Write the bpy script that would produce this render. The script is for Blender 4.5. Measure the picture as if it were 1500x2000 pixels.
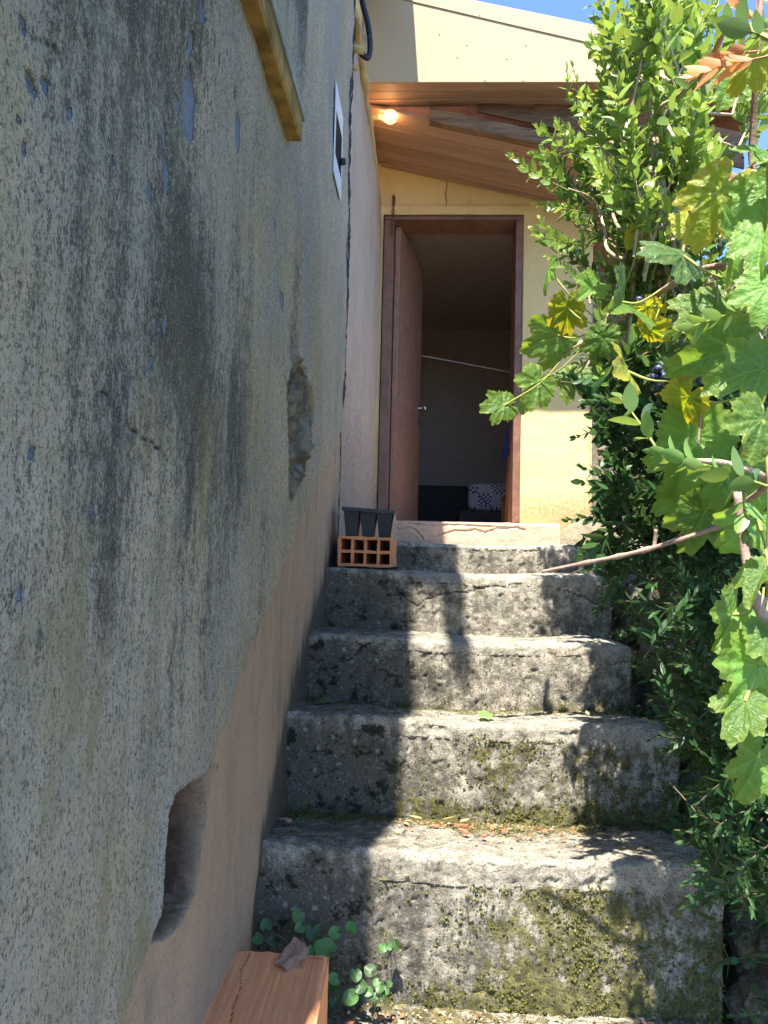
import bpy, bmesh, math, random
import numpy as np
from mathutils import Vector, Matrix, Euler, Quaternion
R = math.radians
random.seed(7); rng = np.random.default_rng(11)
for o in list(bpy.data.objects): bpy.data.objects.remove(o)
SC = bpy.context.scene; COL = SC.collection

# ------------------------------------------------------------------ camera, sky, sun, exposure
EYE = 1.55
cam_d = bpy.data.cameras.new('camera'); cam = bpy.data.objects.new('camera', cam_d); COL.objects.link(cam)
cam_d.sensor_fit = 'VERTICAL'; cam_d.sensor_height = 36; cam_d.lens = 27.0
cam_d.clip_start = 0.02; cam_d.clip_end = 4000
CAMR = Matrix.Rotation(R(3.05), 3, 'Z') @ Matrix.Rotation(R(93.43), 3, 'X') @ Matrix.Rotation(R(1.4), 3, 'Z')
cam.matrix_world = Matrix.Translation((0, 0, EYE)) @ CAMR.to_4x4()
SC.camera = cam
SC.render.resolution_x = 768; SC.render.resolution_y = 1024

SUN_TRAVEL = Vector((0.085, 0.50, -1.0)).normalized()
to_sun = -SUN_TRAVEL
W = bpy.data.worlds.new('World'); SC.world = W; W.use_nodes = True
wn = W.node_tree.nodes; wl_ = W.node_tree.links
sky = wn.new('ShaderNodeTexSky'); sky.sky_type = 'NISHITA'; sky.sun_disc = False
sky.sun_elevation = math.asin(to_sun.z); sky.sun_rotation = math.atan2(to_sun.x, to_sun.y)
sky.altitude = 1500; sky.air_density = 0.75; sky.dust_density = 0.0; sky.ozone_density = 6.5
bg = wn['Background']; bg.inputs['Strength'].default_value = 0.15
wl_.new(sky.outputs[0], bg.inputs['Color'])
sd = bpy.data.lights.new('sun', 'SUN'); sd.energy = 3.8; sd.angle = R(0.55); sd.color = (1.0, 0.95, 0.87)
sun = bpy.data.objects.new('sun', sd); COL.objects.link(sun)
sun.rotation_euler = SUN_TRAVEL.to_track_quat('-Z', 'Y').to_euler(); sun.location = (-2, -6, 12)
SC.view_settings.view_transform = 'Standard'; SC.view_settings.look = 'None'
SC.view_settings.exposure = 2.0; SC.view_settings.gamma = 1.0
SC.cycles.max_bounces = 8; SC.cycles.diffuse_bounces = 5; SC.cycles.transparent_max_bounces = 8
SC.cycles.use_denoising = True

# ------------------------------------------------------------------ numeric helpers
def ray(px, py):
    return CAMR @ Vector(((px - 750) / 1500, (1000 - py) / 1500, -1))
def P(px, py, Y):                      # point at distance Y down the stairs seen in that direction
    d = ray(px, py); d = d * (Y / d.y); return Vector((d.x, d.y, d.z + EYE))
def PX(px, py, X=-0.345):              # the same on the plane of the house wall
    d = ray(px, py); d = d * (X / d.x); return Vector((d.x, d.y, d.z + EYE))
_perm = rng.permutation(256); _perm = np.concatenate([_perm, _perm, _perm])
_g = rng.normal(size=(256, 3)); _g /= np.linalg.norm(_g, axis=1)[:, None]
def pn(p):
    p = np.asarray(p, float); i = np.floor(p).astype(int); f = p - i; i &= 255
    u = f * f * f * (f * (f * 6 - 15) + 10); out = np.zeros(len(p))
    for dx in (0, 1):
        wx = u[:, 0] if dx else 1 - u[:, 0]
        for dy in (0, 1):
            wy = u[:, 1] if dy else 1 - u[:, 1]
            for dz in (0, 1):
                wz = u[:, 2] if dz else 1 - u[:, 2]
                h = _perm[_perm[_perm[i[:, 0] + dx] + i[:, 1] + dy] + i[:, 2] + dz] & 255
                g = _g[h]
                out += wx * wy * wz * (g[:, 0] * (f[:, 0] - dx) + g[:, 1] * (f[:, 1] - dy) + g[:, 2] * (f[:, 2] - dz))
    return out * 1.6
def fbm(p, sc, octv=4, seed=0, gain=0.5):
    p = np.asarray(p, float) * sc + seed * 17.31; a = 1.0; t = np.zeros(len(p)); n = 0
    for k in range(octv):
        t += a * pn(p); n += a; a *= gain; p = p * 2.03 + 5.2
    return t / n
def sstep(a, b, x):
    t = np.clip((x - a) / (b - a), 0, 1); return t * t * (3 - 2 * t)
def seg_dist(P2, a, b):
    a = np.array(a); b = np.array(b); ab = b - a
    t = np.clip(((P2 - a) @ ab) / max(ab @ ab, 1e-9), 0, 1)
    return np.linalg.norm(P2 - a - t[:, None] * ab, axis=1)
def sdf_poly(P2, poly):                # negative inside
    d = np.full(len(P2), 1e9); ins = np.zeros(len(P2), bool); n = len(poly)
    for k in range(n):
        a, b = poly[k], poly[(k + 1) % n]
        d = np.minimum(d, seg_dist(P2, a, b))
        c = (a[1] > P2[:, 1]) != (b[1] > P2[:, 1])
        with np.errstate(divide='ignore', invalid='ignore'):
            xx = (b[0] - a[0]) * (P2[:, 1] - a[1]) / (b[1] - a[1] + 1e-12) + a[0]
        ins ^= c & (P2[:, 0] < xx)
    return np.where(ins, -d, d)

# ------------------------------------------------------------------ mesh helpers
def mesh_np(name, V, F, attrs=None, smooth=True):
    """V (n,3); F a list of face-index arrays, each (m,k)"""
    me = bpy.data.meshes.new(name); V = np.asarray(V, np.float32)
    if not isinstance(F, list): F = [F]
    F = [np.asarray(f, np.int32) for f in F if len(f)]
    me.vertices.add(len(V)); me.vertices.foreach_set('co', V.ravel())
    nl = sum(f.size for f in F); npol = sum(len(f) for f in F)
    me.loops.add(nl); me.polygons.add(npol)
    me.loops.foreach_set('vertex_index', np.concatenate([f.ravel() for f in F]))
    tot = np.concatenate([np.full(len(f), f.shape[1]) for f in F]); st = np.concatenate([[0], np.cumsum(tot)[:-1]])
    me.polygons.foreach_set('loop_start', st.astype(np.int32))
    me.polygons.foreach_set('use_smooth', np.full(npol, smooth))
    for k, v in (attrs or {}).items():
        at = me.attributes.new(k, 'FLOAT', 'POINT'); at.data.foreach_set('value', np.asarray(v, np.float32))
    me.update(calc_edges=True); me.validate(); return me
def grid_faces(n, m, mask=None, flip=False):
    idx = np.arange(n * m).reshape(n, m)
    q = np.stack([idx[:-1, :-1], idx[1:, :-1], idx[1:, 1:], idx[:-1, 1:]], -1)
    if flip: q = q[..., ::-1]
    return q[mask] if mask is not None else q.reshape(-1, 4)
class MB:
    """collects plain shapes into one mesh"""
    def __init__(s): s.v = []; s.f = []
    def put(s, vs, fs):
        b = len(s.v); s.v += [tuple(v) for v in vs]; s.f += [tuple(i + b for i in f) for f in fs]; return s
    def box(s, lo, hi, bev=0.0, rot=None, piv=None, segs=2):
        bm = bmesh.new(); bmesh.ops.create_cube(bm, size=1)
        c = [(a + b) / 2 for a, b in zip(lo, hi)]; d = [b - a for a, b in zip(lo, hi)]
        for v in bm.verts: v.co = Vector((v.co.x * d[0] + c[0], v.co.y * d[1] + c[1], v.co.z * d[2] + c[2]))
        if bev: bmesh.ops.bevel(bm, geom=bm.edges[:], offset=bev, segments=segs, profile=0.5, affect='EDGES')
        return s._bm(bm, rot, piv)
    def _bm(s, bm, rot=None, piv=None):
        if rot is not None:
            pv = Vector(piv if piv is not None else (0, 0, 0))
            for v in bm.verts: v.co = rot @ (v.co - pv) + pv
        bm.verts.index_update()
        s.put([v.co[:] for v in bm.verts], [[v.index for v in f.verts] for f in bm.faces]); bm.free(); return s
    def ico(s, c, r, sub=2, sc=(1, 1, 1)):
        bm = bmesh.new(); bmesh.ops.create_icosphere(bm, subdivisions=sub, radius=1)
        for v in bm.verts: v.co = Vector((v.co.x * r * sc[0] + c[0], v.co.y * r * sc[1] + c[1], v.co.z * r * sc[2] + c[2]))
        return s._bm(bm)
    def tube(s, pts, rad, n=8, cap=True):
        pts = [Vector(p) for p in pts]; rad = [rad] * len(pts) if not hasattr(rad, '__len__') else rad
        up = Vector((0.31, 0.2, 0.93)); vs = []; fs = []
        for i, p in enumerate(pts):
            t = (pts[min(i + 1, len(pts) - 1)] - pts[max(i - 1, 0)]).normalized()
            a = t.cross(up)
            if a.length < 1e-4: a = t.cross(Vector((1, 0, 0)))
            a.normalize(); b = t.cross(a); up = a.cross(t)
            for k in range(n):
                w = 2 * math.pi * k / n; vs.append(p + (a * math.cos(w) + b * math.sin(w)) * rad[i])
        for i in range(len(pts) - 1):
            for k in range(n):
                fs.append((i * n + k, i * n + (k + 1) % n, (i + 1) * n + (k + 1) % n, (i + 1) * n + k))
        if cap: fs.append(tuple(range(n - 1, -1, -1))); fs.append(tuple((len(pts) - 1) * n + k for k in range(n)))
        return s.put(vs, fs)
    def lathe(s, prof, axis_o, axis_d, n=20):
        """prof: (radius, distance along the axis)"""
        d = Vector(axis_d).normalized(); a = d.orthogonal().normalized(); b = d.cross(a); o = Vector(axis_o); vs = []; fs = []
        for r, h in prof:
            for k in range(n):
                w = 2 * math.pi * k / n; vs.append(o + d * h + (a * math.cos(w) + b * math.sin(w)) * r)
        for i in range(len(prof) - 1):
            for k in range(n): fs.append((i * n + k, i * n + (k + 1) % n, (i + 1) * n + (k + 1) % n, (i + 1) * n + k))
        return s.put(vs, fs)
    def prism(s, poly, ax, lo, hi):
        """poly of 2-D points in the plane normal to axis ax (0,1,2), extruded lo..hi"""
        def mk(p, h): return (h, p[0], p[1]) if ax == 0 else (p[0], h, p[1]) if ax == 1 else (p[0], p[1], h)
        n = len(poly); vs = [mk(p, lo) for p in poly] + [mk(p, hi) for p in poly]
        fs = [tuple(range(n)), tuple(range(2 * n - 1, n - 1, -1))] + [(i, i + n, (i + 1) % n + n, (i + 1) % n) for i in range(n)]
        return s.put(vs, fs)
    def mesh(s, name, smooth=False, jitter=0):
        me = bpy.data.meshes.new(name)
        v = s.v
        if jitter: v = [(a + random.gauss(0, jitter), b + random.gauss(0, jitter), c + random.gauss(0, jitter)) for a, b, c in v]
        me.from_pydata(v, [], s.f); me.update()
        bm = bmesh.new(); bm.from_mesh(me); bmesh.ops.recalc_face_normals(bm, faces=bm.faces[:]); bm.to_mesh(me); bm.free()
        if smooth: me.polygons.foreach_set('use_smooth', np.full(len(me.polygons), True))
        return me
WL = {}
def tag(o, label=None, cat=None, group=None, kind=None):
    if label: o['label'] = label
    if cat: o['category'] = cat
    if group: o['group'] = group
    if kind: o['kind'] = kind
    return o
def thing(name, label, cat, loc=(0, 0, 0), group=None):
    o = bpy.data.objects.new(name, None); COL.objects.link(o); o.empty_display_size = 0.1
    o.location = loc; WL[o.name] = Vector(loc); return tag(o, label, cat, group)
def add(name, me, mat, parent=None, loc=(0, 0, 0), rot=None, scale=None, label=None, cat=None, group=None, kind=None):
    o = bpy.data.objects.new(name, me); COL.objects.link(o)
    if mat is not None and not me.materials: me.materials.append(mat)
    o.location = Vector(loc) - (WL[parent.name] if parent else Vector()); WL[o.name] = Vector(loc)
    if parent: o.parent = parent
    if rot is not None: o.rotation_mode = 'QUATERNION'; o.rotation_quaternion = rot
    if scale is not None: o.scale = (scale,) * 3 if not hasattr(scale, '__len__') else scale
    return tag(o, label, cat, group, kind)

# ------------------------------------------------------------------ materials
def c(h):                              # sRGB hex -> linear
    h = h.lstrip('#'); v = [int(h[i:i + 2], 16) / 255 for i in (0, 2, 4)]
    return tuple(x / 12.92 if x <= .04045 else ((x + .055) / 1.055) ** 2.4 for x in v) + (1,)
class Mat:
    def __init__(s, name, rough=0.8, spec=0.3):
        s.m = bpy.data.materials.new(name); s.m.use_nodes = True; s.t = s.m.node_tree; s.t.nodes.clear()
        s.out = s.t.nodes.new('ShaderNodeOutputMaterial'); s.b = s.t.nodes.new('ShaderNodeBsdfPrincipled')
        s.b.inputs['Roughness'].default_value = rough; s.b.inputs['Specular IOR Level'].default_value = spec
        s.t.links.new(s.b.outputs[0], s.out.inputs['Surface']); s._tc = None
    def n(s, ty, props=None, **ins):
        x = s.t.nodes.new(ty)
        for k, v in (props or {}).items(): setattr(x, k, v)
        for k, v in ins.items(): s.set(x, k, v)
        return x
    def set(s, x, k, v):
        k = int(k[1:]) if k[0] == 'i' and k[1:].isdigit() else k.replace('_', ' ')
        sock = x.inputs[k]
        if isinstance(v, bpy.types.NodeSocket): s.t.links.new(v, sock)
        elif hasattr(v, '__len__') and sock.type == 'RGBA' and len(v) == 3: sock.default_value = tuple(v) + (1,)
        else: sock.default_value = v
    def co(s, scale=(1, 1, 1), kind='Object', rot=(0, 0, 0), off=None):
        if s._tc is None: s._tc = s.n('ShaderNodeTexCoord')
        v = s._tc.outputs[kind]
        if off is not None: v = s.n('ShaderNodeVectorMath', {'operation': 'ADD'}, i0=v, i1=off).outputs[0]
        if tuple(scale) == (1, 1, 1) and tuple(rot) == (0, 0, 0): return v
        return s.n('ShaderNodeMapping', Vector=v, Scale=scale, Rotation=rot).outputs[0]
    def noise(s, vec, scale, detail=4, rough=0.55, dist=0.0):
        return s.n('ShaderNodeTexNoise', Vector=vec, Scale=scale, Detail=detail, Roughness=rough, Distortion=dist).outputs[0]
    def vor(s, vec, scale, feat='F1', out=0):
        return s.n('ShaderNodeTexVoronoi', {'feature': feat}, Vector=vec, Scale=scale).outputs[out]
    def wave(s, vec, scale, dist=2, det=2, prof='SIN', dirn='X', dscale=1.0):
        x = s.n('ShaderNodeTexWave', {'wave_profile': prof, 'bands_direction': dirn}, Vector=vec, Scale=scale, Distortion=dist, Detail=det); x.inputs['Detail Scale'].default_value = dscale
        return x.outputs['Fac']
    def ramp(s, fac, *stops):
        x = s.n('ShaderNodeValToRGB', Fac=fac); cr = x.color_ramp
        while len(cr.elements) < len(stops): cr.elements.new(0.5)
        for e, (p, col) in zip(cr.elements, stops):
            e.position = p; e.color = (col, col, col, 1) if not hasattr(col, '__len__') else (tuple(col) + (1,))[:4]
        return x.outputs[0]
    def ss(s, fac, a, b, lo=0.0, hi=1.0):
        return s.n('ShaderNodeMapRange', {'interpolation_type': 'SMOOTHSTEP'}, Value=fac, From_Min=a, From_Max=b, To_Min=lo, To_Max=hi).outputs[0]
    def mix(s, fac, a, b, mode='MIX'):
        x = s.n('ShaderNodeMix', {'data_type': 'RGBA', 'blend_type': mode}); s.set(x, 'i0', fac); s.set(x, 'i6', a); s.set(x, 'i7', b)
        return x.outputs[2]
    def ma(s, op, a, b=0.0):
        return s.n('ShaderNodeMath', {'operation': op}, i0=a, i1=b).outputs[0]
    def at(s, name): return s.n('ShaderNodeAttribute', {'attribute_name': name}).outputs['Fac']
    def rnd(s): return s.n('ShaderNodeObjectInfo').outputs['Random']
    def hsv(s, col, h=0.5, sa=1.0, v=1.0): return s.n('ShaderNodeHueSaturation', Hue=h, Saturation=sa, Value=v, Color=col).outputs[0]
    def bump(s, h, dist=0.005, st=1.0):
        prev = s.b.inputs['Normal'].links[0].from_socket if s.b.inputs['Normal'].links else None
        x = s.n('ShaderNodeBump', Height=h, Distance=dist, Strength=st)
        if prev: s.t.links.new(prev, x.inputs['Normal'])
        s.t.links.new(x.outputs[0], s.b.inputs['Normal']); return s
    def col(s, v): s.set(s.b, 'Base_Color', v); return s
    def rough(s, v): s.set(s.b, 'Roughness', v); return s

def m_wall():
    m = Mat('weathered_plaster', 0.93, 0.15); v = m.co()
    big = m.noise(v, 2.2, 5, .6); streak = m.noise(m.co((1, 1, .10)), 16, 6, .65); mid = m.noise(m.co((1, 1, .5)), 60, 6, .75)
    fine = m.noise(m.co((1, 1, .7)), 260, 5, .8)
    cream = m.mix(m.ss(m.noise(v, 6, 4), .3, .7), (.90, .73, .51), (.78, .645, .475))
    cream = m.mix(m.ma('MULTIPLY', m.ss(m.noise(m.co((1, 1, .5)), 2.6, 5, .65), .42, .66), .75), cream, (.56, .53, .47)); cream = m.mix(m.ma('MULTIPLY', m.ss(m.noise(m.co((1, 1, .4), off=(7., 2., 4.)), 4.2, 5, .65), .50, .68), .7), cream, (.78, .60, .33))
    dirt = m.ma('ADD', m.ma('ADD', m.ma('MULTIPLY', streak, .55), m.ma('MULTIPLY', mid, .70)), m.at('dirt'))
    dm = m.ss(dirt, .72, 1.08)
    col = m.mix(m.ma('MULTIPLY', dm, .86), cream, m.mix(m.ss(big, .4, .6), (.15, .15, .152), (.22, .20, .17)))
    sp = m.ss(m.ma('ADD', m.ma('ADD', m.ma('MULTIPLY', fine, .75), m.ma('MULTIPLY', m.noise(m.co((1, 1, .6)), 120, 4, .7), .30)), m.ma('MULTIPLY', dm, .10)), .52, .61)
    col = m.mix(m.ma('MULTIPLY', sp, .82), col, (.085, .078, .066))
    sp2 = m.ss(m.noise(m.co((1, 1, .7), off=(3., 5., 1.))  , 420, 3, .7), .52, .64); col = m.mix(m.ma('MULTIPLY', sp2, .5), col, (.74, .62, .44))
    och = m.ma('MULTIPLY', m.ss(m.noise(m.co((1, 1, .35)), 9, 5, .6), .5, .68), m.at('ochre')); col = m.mix(m.ma('MULTIPLY', och, .7), col, (.46, .36, .17))
    gr = m.ma('MULTIPLY', m.ss(m.noise(v, 14, 5, .65), .42, .62), m.at('lichen')); col = m.mix(m.ma('MULTIPLY', gr, .6), col, (.37, .38, .24))
    dado = m.mix(m.ss(m.noise(m.co((1, 1, .3)), 18, 6, .65), .35, .75), (.80, .56, .375), (.68, .475, .33))
    dado = m.mix(m.ma('MULTIPLY', m.ss(m.noise(v, 160, 5, .75), .52, .68), .55), dado, (.26, .17, .125)); dado = m.mix(m.ma('MULTIPLY', m.ss(m.noise(m.co((1, 1, .5)), 7, 6, .7), .5, .68), .55), dado, (.40, .30, .23))
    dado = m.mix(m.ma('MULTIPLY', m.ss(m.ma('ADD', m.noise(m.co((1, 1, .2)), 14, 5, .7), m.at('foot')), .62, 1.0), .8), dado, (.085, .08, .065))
    col = m.mix(m.at('dado'), col, dado)
    fl = m.mix(m.noise(v, 60, 4), (.24, .26, .32), (.50, .52, .57)); fm = m.ss(m.ma('ADD', m.at('flake'), m.ma('MULTIPLY', m.ma('SUBTRACT', m.noise(v, 90, 3, .6), .5), .5)), .42, .50); col = m.mix(m.ss(m.ma('ADD', m.at('flake'), m.ma('MULTIPLY', m.ma('SUBTRACT', m.noise(v, 90, 3, .6), .5), .5)), .30, .42), col, (.09, .09, .085)); col = m.mix(fm, col, fl)  # dark rim round each flake paints the shadow of its edge
    st = m.mix(m.ss(m.noise(v, 22, 6, .6), .4, .62), (.22, .195, .15), (.46, .39, .29)); st = m.mix(m.ss(m.noise(v, 9, 3), .55, .65), st, (.22, .13, .05)); col = m.mix(m.at('stone'), col, st)
    ho = m.mix(m.ss(m.noise(v, 30, 6, .6), .35, .7), (.13, .075, .05), (.36, .235, .165)); col = m.mix(m.at('hole'), col, ho)
    col = m.mix(m.at('crack'), col, (.03, .03, .028))
    col = m.mix(m.ma('MULTIPLY', m.at('edge'), m.ss(m.noise(m.co((1, 1, .4)), 45, 5, .7), .34, .44)), col, (.06, .056, .066))
    m.col(col)
    m.bump(fine, .010, 1.0); m.bump(m.noise(v, 70, 5, .75), .016, .8); return m.m
def m_concrete():
    m = Mat('old_step_concrete', 0.95, 0.12); v = m.co()
    n1 = m.noise(v, 7, 8, .68); n2 = m.noise(v, 28, 6, .7); fine = m.noise(v, 190, 4, .75); st = m.noise(m.co((1, 1, .28)), 26, 5, .65)
    pale = m.mix(m.ss(n2, .35, .65), (.74, .66, .52), (.52, .46, .36))
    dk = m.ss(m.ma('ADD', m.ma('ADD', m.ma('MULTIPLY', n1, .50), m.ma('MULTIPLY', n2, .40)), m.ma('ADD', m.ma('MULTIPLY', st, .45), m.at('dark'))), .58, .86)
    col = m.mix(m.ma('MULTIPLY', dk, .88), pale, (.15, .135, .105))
    grain = m.ss(fine, .50, .62); col = m.mix(m.ma('MULTIPLY', grain, .6), col, (.085, .078, .062))
    grain2 = m.ss(m.noise(v, 120, 4, .7), .55, .66); col = m.mix(m.ma('MULTIPLY', grain2, .55), col, (.58, .54, .46))
    w = m.vor(m.co((1, 1, 1), off=None), 26); wj = m.ma('SUBTRACT', m.ma('ADD', w, m.ma('MULTIPLY', m.noise(v, 60, 4, .7), .5)), .0)
    wm = m.ma('MULTIPLY', m.ss(wj, .44, .36), m.ss(m.noise(v, 5, 3), .44, .56)); col = m.mix(m.ma('MULTIPLY', wm, .7), col, (.60, .57, .50))
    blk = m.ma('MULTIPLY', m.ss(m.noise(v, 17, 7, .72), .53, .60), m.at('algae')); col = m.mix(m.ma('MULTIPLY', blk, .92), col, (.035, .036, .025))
    ms = m.ss(m.ma('ADD', m.ma('ADD', m.ma('MULTIPLY', m.noise(m.co((1, 1, .6)), 42, 6, .75), .85), m.ma('MULTIPLY', n1, .35)), m.at('moss')), .82, .93)
    mcol = m.mix(m.ss(m.noise(v, 50, 4, .6), .4, .62), (.12, .11, .035), (.27, .245, .07)); mcol = m.mix(m.ss(fine, .5, .65), mcol, (.05, .05, .015))
    col = m.mix(m.ma('MULTIPLY', ms, .85), col, mcol)
    col = m.mix(m.at('crack'), col, (.02, .02, .017))
    m.col(col); m.bump(fine, .006, .9); m.bump(m.noise(v, 80, 6, .78), .018, .9); m.bump(ms, .008, .6); return m.m
def m_plaster(name, a, b, spots=(.2, .15, .08), dirt_low=None, fine=1.0, zlo=0, zhi=1, cracks=False):
    m = Mat(name, 0.88, 0.2); v = m.co()
    col = m.mix(m.ss(m.noise(v, 4, 6, .6), .3, .7), a, b)
    col = m.mix(m.ma('MULTIPLY', m.ss(m.noise(v, 45, 5, .7), .62, .72), .55), col, spots)
    if dirt_low:
        z = m.n('ShaderNodeSeparateXYZ', Vector=v).outputs[2]
        lo = m.ss(z, zlo, zhi, .42, 0.0); lm = m.ss(m.ma('ADD', m.noise(v, 60, 6, .75), lo), .72, .9); col = m.mix(m.ma('MULTIPLY', lm, .8), col, dirt_low)
        st = m.ss(m.noise(m.co((1, 1, .12)), 12, 5, .6), .58, .75); col = m.mix(m.ma('MULTIPLY', st, .35), col, dirt_low)
    m.col(col); m.bump(m.noise(v, 120, 4, .6), .003, .5 * fine); m.bump(m.noise(v, 18, 4), .012, .4 * fine); return m.m
def m_wood(name, a, b, axis='X', knots=True, rough=.75, sc=1.0, dark=(.06, .03, .015), grainy=1.0):
    m = Mat(name, rough, .25); off = m.n('ShaderNodeCombineXYZ', X=m.ma('MULTIPLY', m.rnd(), 37.0), Y=m.ma('MULTIPLY', m.rnd(), 11.0), Z=0.0).outputs[0]
    s = {'X': (.12, 1, 1), 'Y': (1, .12, 1), 'Z': (1, 1, .12)}[axis]
    v = m.co(tuple(k * sc for k in s), off=off)
    g = m.noise(v, 38, 6, .6, .6); big = m.noise(v, 9, 4, .5, .8)
    col = m.mix(m.ss(m.ma('ADD', m.ma('MULTIPLY', g, .6), m.ma('MULTIPLY', big, .5)), .4, .72), a, b)
    col = m.hsv(col, v=m.ma('ADD', .82, m.ma('MULTIPLY', m.rnd(), .34)))
    if knots:
        kv = m.co(tuple(k * sc * 1.6 for k in {'X': (.45, 1, 1), 'Y': (1, .45, 1), 'Z': (1, 1, .45)}[axis]), off=off)
        k = m.vor(kv, 3.6); km = m.ss(k, .075, .035); col = m.mix(m.ma('MULTIPLY', km, .8), col, dark)
    col = m.mix(m.ma('MULTIPLY', m.ss(m.noise(v, 90, 4, .7), .58, .7), .35 * grainy), col, dark)
    m.col(col); m.bump(g, .002, .6 * grainy); return m.m
def m_plain(name, col, rough=.6, spec=.4, var=.12, bump=.0, bsc=80, metal=0.0, wear=None):
    m = Mat(name, rough, spec); v = m.co()
    cc = m.mix(m.ss(m.noise(v, 12, 5, .6), .3, .7), tuple(x * (1 + var) for x in col[:3]), tuple(x * (1 - var) for x in col[:3]))
    if wear: cc = m.mix(m.ma('MULTIPLY', m.ss(m.noise(v, 25, 6, .7), .58, .7), .7), cc, wear)
    m.col(cc); m.b.inputs['Metallic'].default_value = metal
    if bump: m.bump(m.noise(v, bsc, 5, .65), bump, .7)
    return m.m
def m_leaf(name, old, young, spot=None, trans=.35, rough=.42, vein=False, tip='young', spec=.45, edge=None):
    m = Mat(name, rough, spec); v = m.co()
    r = m.at('rnd') if tip == 'young' else m.rnd()
    col = m.mix(m.at('young') if tip == 'young' else m.ss(m.rnd(), .2, .9), old, young)
    col = m.hsv(col, h=m.ma('ADD', .487, m.ma('MULTIPLY', r, .026)), v=m.ma('ADD', .76, m.ma('MULTIPLY', r, .48)))
    if edge: col = m.mix(m.ma('MULTIPLY', m.ss(m.ma('ADD', m.at('edge'), m.ma('MULTIPLY', m.noise(v, 9, 4, .6), .8)), .95, 1.45), .8), col, edge)
    if vein: col = m.mix(m.ma('MULTIPLY', m.at('vein'), .13), col, tuple(min(1, x * 2.2 + .04) for x in young[:3]))
    if spot: col = m.mix(m.ss(m.noise(v, 7, 4, .6), .60, .66), col, spot)
    m.col(col)
    if vein: m.bump(m.at('vein'), .03, .15); m.bump(m.noise(v, 6, 3), .04, .25)
    tr = m.n('ShaderNodeBsdfTranslucent'); tc = m.hsv(col, h=.475, sa=1.1, v=1.9); m.t.links.new(tc, tr.inputs[0])
    mx = m.n('ShaderNodeMixShader'); mx.inputs[0].default_value = trans
    m.t.links.new(m.b.outputs[0], mx.inputs[1]); m.t.links.new(tr.outputs[0], mx.inputs[2]); m.t.links.new(mx.outputs[0], m.out.inputs['Surface'])
    return m.m
def m_brick():
    m = Mat('fired_clay', .9, .15); v = m.co()
    z = m.n('ShaderNodeSeparateXYZ', Vector=v).outputs[0]
    col = m.mix(m.ss(m.noise(v, 9, 5, .6), .3, .7), (.80, .315, .13), (.70, .275, .125))
    g = m.noise(m.co((1, .05, 1)), 130, 4, .6); col = m.mix(m.ma('MULTIPLY', m.ss(g, .42, .66), .6), col, (.74, .35, .18))
    col = m.mix(m.ma('MULTIPLY', m.ss(m.noise(v, 60, 5, .7), .6, .72), .6), col, (.17, .08, .05))
    col = m.mix(m.ma('MULTIPLY', m.at('crack'), .95), col, (.03, .015, .01))
    m.col(col); m.bump(g, .003, .8); m.bump(m.noise(v, 70, 5, .7), .003, .6); return m.m
def m_stone():
    m = Mat('field_stone', .93, .15); v = m.co(); o = m.n('ShaderNodeCombineXYZ', X=m.ma('MULTIPLY', m.rnd(), 31.)).outputs[0]
    w = m.co(off=o)
    col = m.mix(m.ss(m.noise(w, 5, 7, .65), .35, .65), (.42, .36, .26), (.17, .15, .115)); col = m.hsv(col, v=m.ma('ADD', .65, m.ma('MULTIPLY', m.rnd(), .6)))
    col = m.mix(m.ss(m.noise(w, 16, 6, .7), .58, .66), col, (.13, .13, .05)); col = m.mix(m.ss(m.noise(w, 23, 5, .7), .62, .68), col, (.50, .47, .38))
    m.col(col); m.bump(m.noise(w, 14, 7, .7), .03, .9); return m.m
def m_earth():
    m = Mat('dry_earth', .97, .1); v = m.co()
    col = m.mix(m.ss(m.noise(v, 3, 7, .7), .35, .65), (.13, .10, .065), (.065, .055, .035)); col = m.mix(m.ss(m.noise(v, 40, 5, .7), .58, .68), col, (.24, .20, .13))
    col = m.mix(m.ss(m.noise(v, .7, 5, .6), .5, .6), col, (.075, .085, .03))
    m.col(col); m.bump(m.noise(v, 25, 7, .75), .04, .9); return m.m
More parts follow.
